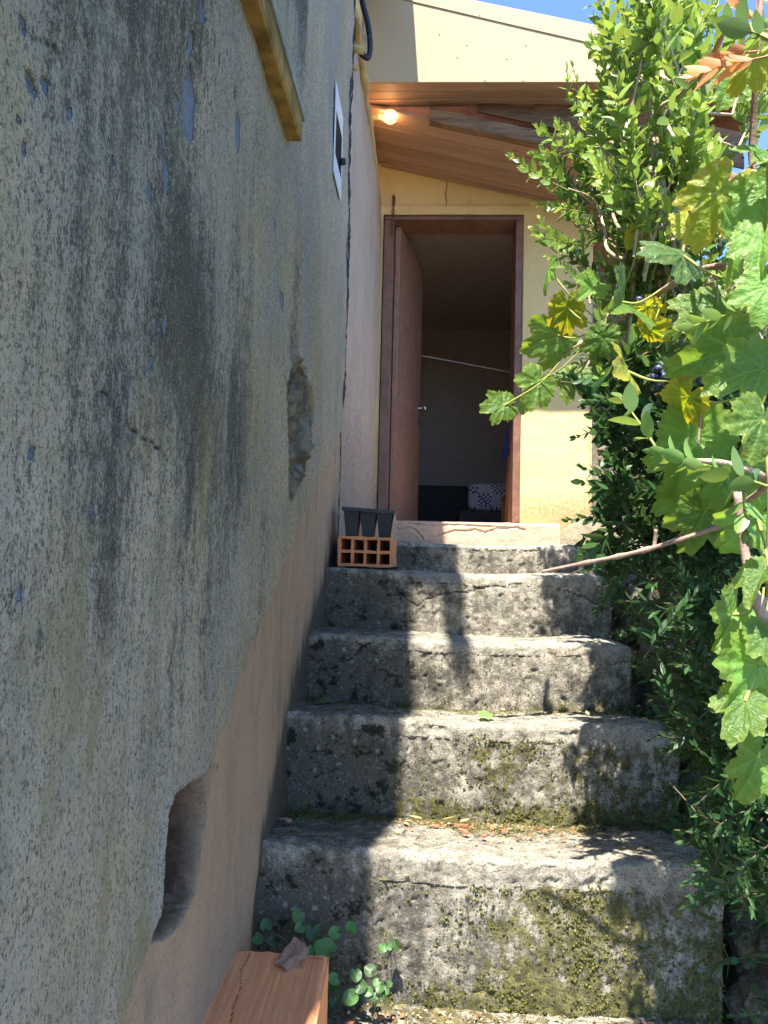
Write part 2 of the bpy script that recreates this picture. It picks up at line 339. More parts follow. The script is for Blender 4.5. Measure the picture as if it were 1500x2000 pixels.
M = dict(
    wall=m_wall(), conc=m_concrete(), brick=m_brick(), stone=m_stone(), earth=m_earth(),
    side=m_plaster('pink_cement', (.53, .40, .30), (.45, .34, .26), (.20, .14, .105), (.24, .19, .155), 3.0, 1.6, 3.2),
    yellow=m_plaster('ochre_yellow_paint', (.72, .535, .25), (.69, .50, .23), (.60, .43, .18), (.27, .21, .10), .8, 1.75, 2.3),
    cream_trim=m_plaster('cream_mortar', (.60, .44, .20), (.50, .36, .17), (.2, .14, .08)),
    pink=m_plaster('salmon_threshold_paint', (.60, .40, .27), (.54, .36, .25), (.33, .22, .15), (.40, .28, .2), 1.2, 1.6, 1.8),
    mortar=m_plaster('mossy_mortar', (.27, .225, .15), (.17, .145, .10), (.07, .065, .03), (.10, .09, .04), 2.5, 1.5, 2.0),
    fascia=m_plaster('cream_sheet', (.52, .39, .245), (.495, .375, .235), (.50, .40, .26), None, .12),
    ceil=m_wood('varnished_pine', (.45, .275, .185), (.36, .215, .14), 'X', True, .55, 1.0, (.11, .04, .018), .5),
    rot=m_wood('rotting_beam_wood', (.30, .175, .10), (.13, .075, .045), 'X', True, .9, 1.6, (.03, .02, .012), 2.0),
    door=m_plain('red_brown_door_paint', (.33, .175, .115), .5, .35, .14, .001, 30, wear=(.35, .19, .14)),
    frame=m_plain('dark_brown_frame_paint', (.19, .095, .06), .5, .35, .2, .002, 60, wear=(.30, .17, .12)),
    black=m_plain('black_plastic', (.028, .031, .038), .42, .4, .2), tan=m_plain('tan_loop_and_reflected_light', (.36, .27, .17), .7, .3, .15),
    white=m_plain('white_plastic', (.66, .67, .68), .5, .4, .04), dark=m_plain('dark_meter_glass', (.008, .009, .011), .6, .1, .2),
    iron=m_plain('rusty_iron', (.09, .055, .035), .7, .4, .3, .002, 200), chrome=m_plain('worn_chrome', (.62, .62, .62), .25, .5, .1, metal=1.0),
    screw=m_plain('dull_screw', (.16, .13, .10), .6, .4, .2), cable=m_plain('black_conduit', (.022, .022, .024), .5, .4, .3, wear=(.12, .11, .10)),
    wire=m_plain('white_wire', (.6, .55, .5), .6, .3, .1), ochrepipe=m_plain('painted_pipe_stub', (.45, .33, .14), .8, .2, .2, .003, 80, wear=(.16, .12, .06)),
    ledge=m_plain('stained_ledge', (.30, .195, .065), .9, .15, .45, .01, 40, wear=(.085, .07, .035)), ledge2=m_plain('grey_ledge_face', (.33, .33, .30), .9, .15, .2, .006, 60, wear=(.12, .12, .11)),
    room=m_plain('dim_room_plaster', (.56, .45, .38), .9, .2, .05), roomfloor=m_plain('room_floor', (.12, .09, .07), .7, .3, .2),
    chairw=m_wood('chair_wood', (.33, .14, .06), (.24, .10, .045), 'Z', False, .45), chest=m_plain('dark_chest', (.05, .042, .04), .6, .3, .2),
    blue=m_plain('blue_cloth', (.03, .055, .20), .85, .2, .2, .004, 40), tile=m_plain('roof_tile_clay', (.38, .16, .09), .9, .2, .25, .004, 30), zinc=m_plain('zinc_gutter', (.4, .41, .42), .5, .5, .15),
    bark=m_plain('pale_box_bark', (.50, .38, .25), .9, .2, .3, .012, 70, wear=(.17, .12, .08)), cane=m_plain('vine_cane_bark', (.37, .24, .185), .7, .3, .25, .004, 120, wear=(.18, .10, .07)),
    twig=m_plain('dark_twig', (.11, .085, .05), .9, .2, .3), weedstem=m_plain('violet_stem', (.11, .14, .05), .6, .3, .2), shoot=m_plain('green_shoot', (.26, .30, .07), .6, .3, .2), petiole=m_plain('vine_petiole', (.32, .33, .08), .55, .3, .2),
    box=m_leaf('box_leaf', (.065, .145, .032), (.31, .43, .10), None, .30, .36, spec=.5),
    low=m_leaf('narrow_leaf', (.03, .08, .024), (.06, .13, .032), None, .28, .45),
    deadspray=m_leaf('dead_box_leaf', (.55, .29, .12), (.62, .42, .22), None, .35, .6),
    vine=m_leaf('vine_leaf', (.115, .235, .042), (.18, .32, .06), None, .5, .42, True, 'obj', edge=(.20, .28, .045)),
    vspot=m_leaf('scorched_vine_leaf', (.10, .20, .06), (.12, .23, .065), (.40, .19, .11), .35, .40, True, 'obj'),
    vyel=m_leaf('yellowing_vine_leaf', (.25, .33, .035), (.36, .38, .05), None, .45, .45, True, 'obj', edge=(.48, .40, .06)),
    weed=m_leaf('violet_leaf', (.04, .095, .028), (.075, .16, .04), None, .15, .45, False, 'obj'),
    fallen=m_leaf('fallen_green_leaf', (.10, .17, .05), (.14, .2, .06), None, .2, .6, False, 'obj'),
    dry=m_plain('dry_brown_leaf', (.40, .225, .15), .8, .2, .25, .004, 60), straw=m_plain('straw_leaf', (.62, .42, .17), .75, .2, .2),
    chip=m_plain('terracotta', (.50, .19, .10), .9, .15, .25, .003, 90), pale=m_plain('pale_chip', (.55, .42, .30), .9, .15, .2, .003, 90), moss=m_leaf('moss_tuft', (.075, .075, .022), (.25, .235, .06), None, .2, .9, spec=.1),
)
def m_grape():
    m = Mat('bloomy_grape', .4, .4); v = m.co(); fr = m.ss(m.noise(v, 1.2, 4, .6), .35, .65)
    m.col(m.mix(fr, (.018, .012, .035), (.10, .12, .22))); m.b.inputs['Coat Weight'].default_value = .1; return m.m
M['grape'] = m_grape()
def m_patch():
    m = Mat('patchwork_cloth', .9, .2); v = m.co((9, 9, 9))
    a = m.n('ShaderNodeTexChecker', Vector=v, Color1=(.42, .42, .48, 1), Color2=(.035, .035, .06, 1), Scale=1.0).outputs[0]
    b = m.n('ShaderNodeTexChecker', Vector=v, Color1=(.55, .55, .6, 1), Color2=(.06, .06, .10, 1), Scale=6.0).outputs[0]
    k = m.n('ShaderNodeTexChecker', Vector=v, Scale=1.0).outputs[1]
    m.col(m.mix(k, b, a)); return m.m
M['patch'] = m_patch()
def m_bulb():
    m = Mat('clear_bulb_glass', .02, .5); tr = m.n('ShaderNodeBsdfTransparent'); tr.inputs[0].default_value = (1, .95, .85, 1)
    gl = m.n('ShaderNodeBsdfGlossy'); gl.inputs['Roughness'].default_value = .04
    fr = m.n('ShaderNodeFresnel'); fr.inputs[0].default_value = 1.45
    em = m.n('ShaderNodeEmission'); em.inputs[0].default_value = (1, .45, .18, 1); em.inputs[1].default_value = .22
    a1 = m.n('ShaderNodeAddShader'); m.t.links.new(tr.outputs[0], a1.inputs[0]); m.t.links.new(em.outputs[0], a1.inputs[1])
    mx = m.n('ShaderNodeMixShader'); m.t.links.new(fr.outputs[0], mx.inputs[0]); m.t.links.new(a1.outputs[0], mx.inputs[1]); m.t.links.new(gl.outputs[0], mx.inputs[2])
    m.t.links.new(mx.outputs[0], m.out.inputs['Surface']); return m.m
M['bulb'] = m_bulb()
def m_fil():
    m = Mat('glowing_filament'); em = m.n('ShaderNodeEmission'); em.inputs[0].default_value = (1, .72, .38, 1); em.inputs[1].default_value = 7
    m.t.links.new(em.outputs[0], m.out.inputs['Surface']); return m.m
M['filament'] = m_fil()

# ------------------------------------------------------------------ the ground
tag(add('ground', mesh_np('ground', [(-600, -600, -.02), (600, -600, -.02), (600, 600, -.02), (-600, 600, -.02)], np.array([[0, 1, 2, 3]])), M['earth']), kind='structure')
def bank_z(x, y):
    b = np.interp(y, [-3, .6, 1.3, 1.75, 2.4, 3.2, 5, 9], [-.1, .1, .35, .55, .9, 1.25, 1.5, 1.55])
    return b + np.interp(x, [.60, .75, 1.0, 1.6, 5, 9], [-.05, 0, .06, .15, .25, -.3])
def build_bank():
    xs = np.concatenate([np.linspace(.60, 1.8, 60), np.linspace(1.9, 9, 40)]); ys = np.concatenate([np.linspace(-3, .8, 30), np.linspace(.84, 4.88, 130), np.linspace(5.2, 12, 25)])
    X, Y = np.meshgrid(xs, ys, indexing='ij'); p = np.stack([X.ravel(), Y.ravel(), 0 * X.ravel()], -1)
    Z = bank_z(X.ravel(), Y.ravel()) + fbm(p, 1.3, 4, 2) * .12 + fbm(p, 9, 4, 3) * .05
    Z = np.where((p[:, 1] > 4.85) & (p[:, 0] < 1.2), 1.2, Z)
    return mesh_np('bank', np.stack([X.ravel(), Y.ravel(), Z], -1), grid_faces(len(xs), len(ys)))
add('earth_bank', build_bank(), M['earth'], kind='structure')

# ------------------------------------------------------------------ the house on the left
house = thing('old_house', 'old house with streaked grey plaster wall along the left of the stairs', 'house', (-.6, 1.6, 0))
WX = -.345
def build_house_wall():
    ys = [.32]
    while ys[-1] < .54: ys.append(ys[-1] + .02)
    while ys[-1] < 3.13: ys.append(ys[-1] + (.0032 if .97 < ys[-1] < 1.27 else .0065 if 1.8 < ys[-1] < 2.35 else .0026 * (ys[-1] / .6) ** 1.55))
    ys[-1] = 3.13; ys = np.array(ys)
    zs = np.concatenate([np.arange(-.1, .6, .03), np.arange(.6, 2.6, .005), np.arange(2.6, 3.8, .009), np.arange(3.8, 4.86, .03)])
    Y, Z = np.meshgrid(ys, zs, indexing='ij'); n, m = Y.shape; Y = Y.ravel(); Z = Z.ravel()
    yz = np.stack([Y, Z], -1); p3 = np.stack([0 * Y, Y, Z], -1)
    x = fbm(p3, 1.6, 3, 1) * .016 + fbm(p3, 9, 4, 2) * .0045 + fbm(p3 * [1, 1, .6], 55, 3, 4) * .0014
    x += .0 * Y
    wob = fbm(p3, 8, 4, 5) * .03
    # painted foot of the wall: the grey coat overhangs it
    dl = np.interp(Y, [.32, .80, .93, 1.06, 1.215, 1.466, 2.2, 2.805, 3.13], [.2, .78, .99, 1.10, 1.205, 1.338, 1.70, 1.961, 2.12])
    sd_ = Z - dl - wob * .9 - fbm(p3, 28, 4, 51) * .016
    dado = 1 - sstep(-.003, .005, sd_)
    x += .010 * sstep(-.006, .010, sd_)
    # broken hole
    hp = [PX(*q)[1:] for q in ((392, 1508), (352, 1530), (326, 1556), (312, 1590), (304, 1700), (297, 1835), (318, 1835), (352, 1800), (380, 1735), (390, 1650), (398, 1590))]
    h = sdf_poly(yz, hp) + fbm(p3, 30, 3, 6) * .006
    inn = 1 - sstep(-.008, .001, h); lop = np.clip((Z - 1.03) / .18, 0, 1)
    x -= inn * (.045 + .10 * lop + fbm(p3, 22, 4, 7) * .05 + fbm(p3, 60, 3, 71) * .015) - np.exp(-(np.clip(h, 0, 1) / .012) ** 2) * (h > 0) * .004
    hole = 1 - sstep(-.004, .003, h)
    mbx = sstep(2.46, 2.52, Y) * sstep(2.86, 2.80, Y) * sstep(2.80, 2.85, Z) * sstep(3.26, 3.21, Z); x *= 1 - mbx
    # bare stone where the plaster fell away
    sp = [PX(*q)[1:] for q in ((572, 698), (588, 722), (598, 765), (602, 810), (594, 880), (580, 930), (566, 975), (554, 982), (550, 900), (554, 820), (551, 740))]
    s = sdf_poly(yz, sp) + fbm(p3, 18, 3, 8) * .02
    stn = 1 - sstep(-.012, .004, s); rid = np.abs(fbm(p3, 7, 5, 9))
    x += stn * (-.018 + .10 * (rid - .12) + .035 * np.abs(fbm(p3, 16, 4, 12)) + fbm(p3, 45, 4, 10) * .012) + np.exp(-(s / .03) ** 2) * .006
    # peeled flakes
    fl = np.zeros(len(Y))
    for (px, py, rx, ry) in ((362, 205, 14, 80), (340, 205, 10, 26), (310, 265, 9, 35), (312, 345, 9, 42), (277, 375, 7, 22), (362, 80, 7, 30), (382, 25, 8, 24), (20, 50, 14, 20), (35, 165, 18, 18), (66, 165, 13, 22), (118, 215, 8, 22), (20, 293, 6, 14), (45, 885, 8, 12), (168, 995, 8, 14), (58, 330, 6, 9), (457, 260, 6, 42), (530, 440, 4, 16), (545, 590, 5, 22), (288, 635, 4, 20), (305, 632, 4, 18), (280, 705, 5, 12), (268, 722, 4, 14), (20, 1155, 9, 16), (418, 120, 3, 16), (205, 315, 4, 8), (8, 235, 8, 10), (450, 180, 4, 20)):
        q = PX(px, py); ay = rx * q.y ** 2 / (1500 * .345) * 1.05; az = ry * q.y / 1500
        d = np.sqrt(((Y - q.y) / ay) ** 2 + ((Z - q.z) / az) ** 2) + fbm(p3 * [1, 1, .6], 26, 4, int(px) % 50) * .75
        fl = np.maximum(fl, 1 - sstep(.85, 1.0, d))
    x -= fl * .006
    ck = np.zeros(len(Y))
    for pl in (((170, 750), (188, 770), (205, 776), (216, 800), (240, 832), (262, 850), (285, 868), (300, 885), (312, 897)), ((40, 75), (75, 78), (100, 110)), ((395, 1500), (420, 1495), (428, 1498)), ((560, 985), (558, 1010))):
        w = [np.array(PX(*q)[1:]) for q in pl]
        for a, b in zip(w[:-1], w[1:]):
            d = seg_dist(yz + np.stack([fbm(p3, 60, 2, 3) * .004, fbm(p3, 60, 2, 31) * .004], -1), a, b); ck = np.maximum(ck, 1 - sstep(.0005, .0020, d))
    x -= ck * .003
    big = fbm(p3, 1.1, 3, 20); cl = fbm(p3 * [1, 1.3, .35], 3.2, 4, 21)
    dirt = .03 + .52 * big + .44 * cl - .42 * sstep(1.9, 2.8, Y) + .10 * sstep(1.3, .7, Y)
    dirt += .18 * np.exp(-((Y - .72) / .16) ** 2) * sstep(1.1, 1.6, Z)
    ochre = np.clip(.75 * sstep(2.0, 1.2, Z) + .25, 0, 1)
    lich = sstep(2.5, 2.8, Y) * sstep(3.2, 2.2, Z) * .6 + .25 * sstep(2.1, 1.6, Y)
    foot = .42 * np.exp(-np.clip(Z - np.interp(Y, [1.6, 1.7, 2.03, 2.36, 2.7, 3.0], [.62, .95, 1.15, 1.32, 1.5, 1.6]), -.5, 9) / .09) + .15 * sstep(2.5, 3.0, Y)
    edge = sstep(3.01, 3.05, Y + fbm(p3 * [1, 1, .5], 16, 4, 23) * .07)  # end strip painted dark in place of the shadow gap beside it
    x -= edge * (.004 + .012 * np.abs(fbm(p3, 25, 3, 24)))
    V = np.stack([WX + x, Y, Z], -1); F = [grid_faces(n, m, flip=False)]
    # returns of the wall at both ends and on top
    idx = np.arange(n * m).reshape(n, m); b = len(V); ext = []
    for line in (idx[0], idx[-1], idx[:, -1]):
        k = len(V) + sum(len(e) for e in ext); e = V[line].copy(); e[:, 0] = -.75; ext.append(e)
        i2 = np.arange(k, k + len(line)); F.append(np.stack([line[:-1], line[1:], i2[1:], i2[:-1]], -1))
    ne = sum(len(e) for e in ext); V = np.concatenate([V] + ext)
    A = {k: np.concatenate([v, np.zeros(ne)]) for k, v in dict(dado=dado, hole=hole, stone=stn, flake=fl, crack=ck, dirt=dirt, ochre=ochre, lichen=lich, foot=foot, edge=edge).items()}
    return mesh_np('house_wall', V, F, A)
hw = add('wall', build_house_wall(), M['wall'], house)
mb = MB(); mb.box((-4.5, .33, -.1), (-.74, 3.12, 4.8)); add('rear_wall', mb.mesh('rear_wall'), M['side'], house)
# narrow ledge
mb = MB(); mb.box((-.36, .5, 2.507), (-.303, 1.712, 2.560), .005)
lg = mb.mesh('ledge', jitter=.0008); add('ledge', lg, M['ledge'], house, label='stained ochre ledge under a narrow drip')
mb = MB(); mb.box((-.36, .5, 2.562), (-.298, 1.722, 2.585), .004); add('drip_slab', mb.mesh('drip_slab', jitter=.001), M['ledge2'], house)
# roof, eave and gutter above the frame
mb = MB(); mb.prism([(-.14, 4.75), (-.14, 4.80), (-4.6, 6.4), (-4.6, 6.35)], 1, 1.02, 4.04); mb.prism([(-.36, 4.82), (-.36, 4.87), (-4.6, 6.39), (-4.6, 6.34)], 1, .28, 1.018)
add('roof', mb.mesh('roof'), M['tile'], house)
def gutter():
    prof = [(-.178 + .038 * math.cos(a), 4.735 + .038 * math.sin(a)) for a in [math.pi + math.pi * k / 10 for k in range(11)]]
    inner = [(-.178 + .035 * math.cos(a), 4.735 + .035 * math.sin(a)) for a in [2 * math.pi - math.pi * k / 10 for k in range(11)]]
    b = MB(); b.prism(prof + inner, 1, .60, 4.0); return b.mesh('gutter')
add('gutter', gutter(), M['zinc'], house)
# electricity meter niche
mt = thing('meter_box', 'white framed meter box with dark glass set in left wall', 'meter box', (-.345, 2.66, 2.87))
fb = MB(); y0, y1, z0, z1 = 2.548, 2.768, 2.872, 3.190; xx = -.340
for a, b in (((xx, y0, z0), (xx + .004, y0 + .018, z1)), ((xx, y1 - .016, z0), (xx + .004, y1, z1)), ((xx, y0 + .018, z0), (xx + .0036, y1 - .016, z0 + .075)), ((xx, y0 + .018, z1 - .085), (xx + .0036, y1 - .016, z1))): fb.box(a, b, .0008)
add('frame', fb.mesh('meter_frame'), M['white'], mt)
mb = MB(); mb.box((xx - .02, y0 + .016, z0 + .07), (xx + .0026, y1 - .014, z1 - .08)); add('glass', mb.mesh('meter_glass'), M['dark'], mt)
mb = MB(); mb.lathe([(0, .0), (.013, .0), (.013, .016), (.010, .02), (0, .02)], (xx + .004, y1 - .05, 2.995), (1, 0, 0), 14); add('knob', mb.mesh('meter_knob', True), M['black'], mt)

# conduit and pipe stubs at the wall's far corner
def smooth_path(pts, n=6):
    pts = [Vector(p) for p in pts]; q = [pts[0] * 2 - pts[1]] + pts + [pts[-1] * 2 - pts[-2]]; out = []
    for i in range(1, len(q) - 2):
        a, b, d, e = q[i - 1], q[i], q[i + 1], q[i + 2]
        for k in range(n):
            t = k / n; out.append(.5 * ((2 * b) + (d - a) * t + (2 * a - 5 * b + 4 * d - e) * t * t + (-a + 3 * b - 3 * d + e) * t ** 3))
    return out + [pts[-1]]
cd = thing('cable_conduit', 'thick black bent conduit hanging at the corner above the porch', 'conduit', (-.33, 3.15, 3.7))
mb = MB(); mb.tube(smooth_path([P(693, -160, 3.15), P(699, -60, 3.15), P(707, 0, 3.15), P(719, 50, 3.15), P(723, 90, 3.15), P(719, 112, 3.15), P(709, 108, 3.14), P(704, 98, 3.13)]), .0125, 12)
add('conduit', mb.mesh('conduit', True), M['cable'], cd)
mb = MB(); mb.tube(smooth_path([P(690, -100, 3.14), P(694, 5, 3.14), P(700, 40, 3.15), P(710, 66, 3.16), P(716, 80, 3.17)]), .003, 6); add('wire', mb.mesh('wire', True), M['wire'], cd)
pa = MB(); pa.tube([P(676, 92, 3.09) + Vector((-.03, 0, 0)), P(690, 94, 3.10), P(711, 99, 3.11)], .0165, 12); o = add('pipe_stub', pa.mesh('pipe_stub', True), M['ochrepipe'], None, label='ochre painted pipe stub gripping the end of black conduit', cat='pipe')
pa = MB(); pa.tube([P(684, 130, 3.10) + Vector((-.03, 0, 0)), P(690, 131, 3.10), P(698, 134, 3.11)], .012, 12); o = add('pipe_stub', pa.mesh('pipe_stub_b', True), M['ochrepipe'], None, label='short ochre pipe stub below the conduit, jutting from the wall corner', cat='pipe')

# ------------------------------------------------------------------ the yellow house at the top: walls, porch, door, room
annex = thing('yellow_house', 'yellow painted house with a wooden porch ceiling at the top of the stairs', 'house', (.4, 5.0, 1.6))
OX0, OX1, OZ0, OZ1 = -.309, .602, 1.782, 3.792
def build_front():
    xs = np.unique(np.concatenate([np.linspace(-.42, OX0, 8), np.linspace(OX0, OX1, 60), np.linspace(OX1, 1.052, 60)])); zs = np.unique(np.concatenate([np.linspace(1.2, OZ0, 20), np.linspace(OZ0, OZ1, 150), np.linspace(OZ1, 4.4, 60)]))
    X, Z = np.meshgrid(xs, zs, indexing='ij'); p = np.stack([X.ravel(), 0 * X.ravel(), Z.ravel()], -1)
    y = 4.9 + fbm(p, 3, 4, 41) * .012 + fbm(p, 25, 3, 42) * .002
    y -= .012 * sstep(3.785, 3.795, p[:, 2]) * sstep(3.862, 3.852, p[:, 2] + fbm(p, 12, 2, 40) * .006) * sstep(.74, .70, p[:, 0])
    y += .02 * sstep(1.03, 1.052, p[:, 0] + fbm(p, 10, 3, 43) * .01)
    cx = (xs[:-1] + xs[1:]) / 2; cz = (zs[:-1] + zs[1:]) / 2; CX, CZ = np.meshgrid(cx, cz, indexing='ij')
    mk = ~((CX > OX0) & (CX < OX1) & (CZ > OZ0) & (CZ < OZ1))
    V = np.stack([p[:, 0], y, p[:, 2]], -1); n, m = X.shape; idx = np.arange(n * m).reshape(n, m)
    i0, i1 = np.searchsorted(xs, OX0), np.searchsorted(xs, OX1); j0, j1 = np.searchsorted(zs, OZ0), np.searchsorted(zs, OZ1)
    F = [grid_faces(n, m, mk)]; ext = []
    for line in (idx[-1], idx[i0, j0:j1 + 1], idx[i1, j0:j1 + 1], idx[i0:i1 + 1, j0], idx[i0:i1 + 1, j1]):
        k = len(V) + sum(len(e) for e in ext); e = V[line].copy(); e[:, 1] = 5.14; ext.append(e); i2 = np.arange(k, k + len(line)); F.append(np.stack([line[:-1], line[1:], i2[1:], i2[:-1]], -1))
    return mesh_np('front', np.concatenate([V] + ext), F)
fw = add('front_wall', build_front(), M['yellow'], annex)
# crack over the door
mb = MB(); pts = [P(*q, 4.886) for q in ((872, 352), (873, 366), (870, 378), (872, 392), (871, 403), (873, 415))]; mb.tube(pts, .0022, 5); add('crack', mb.mesh('crack'), M['dark'], fw)
# pink cement side wall with a joint, a mortar bead along its top and yellow plaster above
def side_block(name, z0, z1, x=-.338, y0=3.145, y1=4.89, thick=.5, seed=50, mat='side', parent=annex):
    ys = np.linspace(y0, y1, 150); zs = np.linspace(z0, z1, max(8, int((z1 - z0) / .013))); Y, Z = np.meshgrid(ys, zs, indexing='ij'); p = np.stack([0 * Y.ravel(), Y.ravel(), Z.ravel()], -1)
    xd = fbm(p, 4, 4, seed) * .010 + fbm(p, 28, 4, seed + 1) * .0035
    for (cy, cz, r) in ((4.06, 2.48, .028), (4.03, 2.36, .034), (4.2, 2.44, .018), (3.95, 2.9, .02)):
        d = np.hypot(p[:, 1] - cy, p[:, 2] - cz); xd -= np.exp(-(d / (r * .6)) ** 2) * .03 - np.exp(-((d - r) / (r * .4)) ** 2) * .006
    xd += .026 * sstep(3.3, 4.9, p[:, 1]) - .012
    bev = np.minimum(np.minimum(p[:, 2] - z0, z1 - p[:, 2]), .012); xd -= (.012 - bev) * .7
    V = np.stack([x + xd, p[:, 1], p[:, 2]], -1); n, m = Y.shape; F = [grid_faces(n, m)]; idx = np.arange(n * m).reshape(n, m); ext = []
    for line in (idx[:, -1], idx[:, 0], idx[0], idx[-1]):
        k = len(V) + sum(len(e) for e in ext); e = V[line].copy(); e[:, 0] = x - thick; ext.append(e); i2 = np.arange(k, k + len(line)); F.append(np.stack([line[:-1], line[1:], i2[1:], i2[:-1]], -1))
    return add(name, mesh_np(name, np.concatenate([V] + ext), F), M[mat], parent)
side_block('side_wall', 1.5, 3.795, seed=50); side_block('side_wall', 3.803, 3.87, -.340, seed=55)
side_block('upper_side_wall', 3.872, 4.6, -.402, seed=60, mat='yellow')
mb = MB(); pts = [(-.340 + random.gauss(0, .003), 3.1 + .06 * k, 3.874 + random.gauss(0, .003) - .02 * (1 - k / 30)) for k in range(31)]; mb.tube(pts, [.016 + random.random() * .006 for _ in pts], 8); add('mortar_bead', mb.mesh('mortar_bead', True), M['cream_trim'], annex)

# threshold with cracked paint, timber sill
def build_threshold():
    xs = np.linspace(-.36, .82, 230); prof = [(4.70, 1.55)] + [(4.70, z) for z in np.linspace(1.58, 1.765, 30)] + [(4.70 + .012 * (1 - math.cos(a)), 1.765 + .015 * math.sin(a)) for a in np.linspace(.3, 1.57, 5)] + [(y, 1.781) for y in np.linspace(4.73, 5.2, 20)]
    pr = np.array(prof); X = np.repeat(xs[:, None], len(pr), 1); V = np.stack([X, np.repeat(pr[None, :, 0], len(xs), 0), np.repeat(pr[None, :, 1], len(xs), 0)], -1).reshape(-1, 3)
    d = fbm(V, 6, 4, 70) * .010 + fbm(V, 40, 3, 71) * .002; ck = np.zeros(len(V)); q2 = V[:, [0, 2]] + np.stack([fbm(V, 40, 2, 72), fbm(V, 40, 2, 73)], -1) * .006
    for pl in (((773, 1033), (786, 1035), (800, 1031), (812, 1037), (820, 1045), (826, 1053)), ((850, 1047), (868, 1042), (890, 1036), (910, 1038), (928, 1034), (948, 1040), (965, 1034), (1010, 1030), (1025, 1036)), ((795, 1022), (830, 1026), (900, 1025), (985, 1030))):
        w = [np.array([P(*q, 4.7)[0], P(*q, 4.7)[2]]) for q in pl]
        for a, b in zip(w[:-1], w[1:]):
            dd = seg_dist(q2, a, b); ck = np.maximum(ck, 1 - sstep(.0015, .006, dd)); d += .0012 * np.exp(-((dd - .012) / .01) ** 2)
    V[:, 1] -= d; V[:, 2] += np.where(V[:, 1] > 4.72, d, 0); V[:, 1] += ck * .012
    return mesh_np('threshold', V, grid_faces(len(xs), len(pr)))
add('threshold', build_threshold(), M['pink'], annex)
mb = MB(); mb.box((OX0 + .002, 4.915, 1.776), (OX1 - .002, 5.0, 1.793), .003); add('door_sill', mb.mesh('door_sill', jitter=.0006), M['frame'], annex)
def build_fillet():
    us = np.linspace(0, 1, 60); vs = np.linspace(0, 1, 40); U, V_ = np.meshgrid(us, vs, indexing='ij'); U = U.ravel(); V_ = V_.ravel()
    x = .76 + .42 * U; top = np.interp(U, [0, .2, .5, .75, 1], [1.66, 1.74, 1.83, 1.90, 1.97]); z = 1.5 + (top - 1.5) * V_; y = 4.62 + .30 * V_ ** 2.2
    p = np.stack([x, y, z], -1); d = fbm(p, 7, 5, 80) * .04 + fbm(p, 30, 4, 81) * .012; p[:, 1] -= d; p[:, 2] += d * .6
    return mesh_np('fillet', p, grid_faces(60, 40))
add('mortar_fillet', build_fillet(), M['mortar'], annex)

# door frame, leaf, knob, hasp chain
mb = MB(); mb.box((OX0 + .004, 4.905, 1.795), (-.240, 5.138, 3.765), .004); add('door_jamb', mb.mesh('jamb'), M['frame'], annex)
mb = MB(); mb.box((.553, 4.905, 1.795), (OX1 - .004, 5.138, 3.765), .004); add('door_jamb', mb.mesh('jamb_b'), M['frame'], annex)
mb = MB(); mb.box((OX0 + .004, 4.903, 3.766), (OX1 - .004, 5.138, 3.789), .003); add('door_head', mb.mesh('head'), M['frame'], annex)
hinge = Vector((-.200, 5.0, 0)); free = Vector((-.052, 5.74, 0)); dv = (free - hinge).normalized(); nv = Vector((dv.y, -dv.x, 0))
rotm = Matrix((dv, nv, (0, 0, 1))).transposed()
def dl_(a, b, bev=.0): 
    q = MB(); q.box(a, b, bev, rotm, (0, 0, 0)); return [tuple(Vector(v) + hinge) for v in q.v], q.f
mb = MB(); L = (free - hinge).length
mb.put(*dl_((0, -.036, 1.797), (L, 0, 3.762), .003)); leaf = add('door', mb.mesh('door_leaf'), M['door'], annex)
mb = MB(); mb.put(*dl_((.012, .0005, 1.80), (.018, .003, 3.755))); add('edge_strip', mb.mesh('strip'), M['frame'], leaf)
kp = hinge + dv * (L - .06); kp.z = 2.672
mb = MB(); mb.lathe([(0, 0), (.027, 0), (.027, .004), (.011, .008), (.009, .03), (.013, .036), (.024, .044), (.026, .056), (.018, .064), (0, .066)], kp, nv, 20); add('door_knob', mb.mesh('knob', True), M['chrome'], leaf)
mb = MB(); q = hinge + dv * (L - .06); mb.put(*dl_((L - .075, .0005, 2.54), (L - .045, .003, 2.60), .001)); add('keyhole_plate', mb.mesh('keyplate'), M['iron'], leaf)
for hz in (2.1, 3.45):
    mb = MB(); mb.tube([(-.236, 5.0, hz), (-.236, 5.0, hz + .09)], .008, 8); add('hinge', mb.mesh('hinge'), M['iron'], leaf)
ch = thing('door_chain', 'rusty hook and chain hanging above the door hinge', 'chain', (-.24, 4.88, 3.75))
mb = MB(); mb.prism([(-.258, 3.905), (-.246, 3.925), (-.234, 3.90), (-.238, 3.86), (-.252, 3.86)], 1, 4.872, 4.882); add('hook_plate', mb.mesh('hook'), M['iron'], ch)
def link_mesh():
    b = MB(); pts = []
    for k in range(13):
        a = 2 * math.pi * k / 12; pts.append((.009 * math.cos(a), 0, .016 * math.sin(a)))
    b.tube(pts, .0028, 6, False); return b.mesh('link', True)
lk = link_mesh()
for k in range(9): add('chain_link', lk, M['iron'], ch, (-.246 - .0008 * k, 4.874, 3.855 - .025 * k), Euler((0, 0, R(90) if k % 2 else R(12))).to_quaternion())

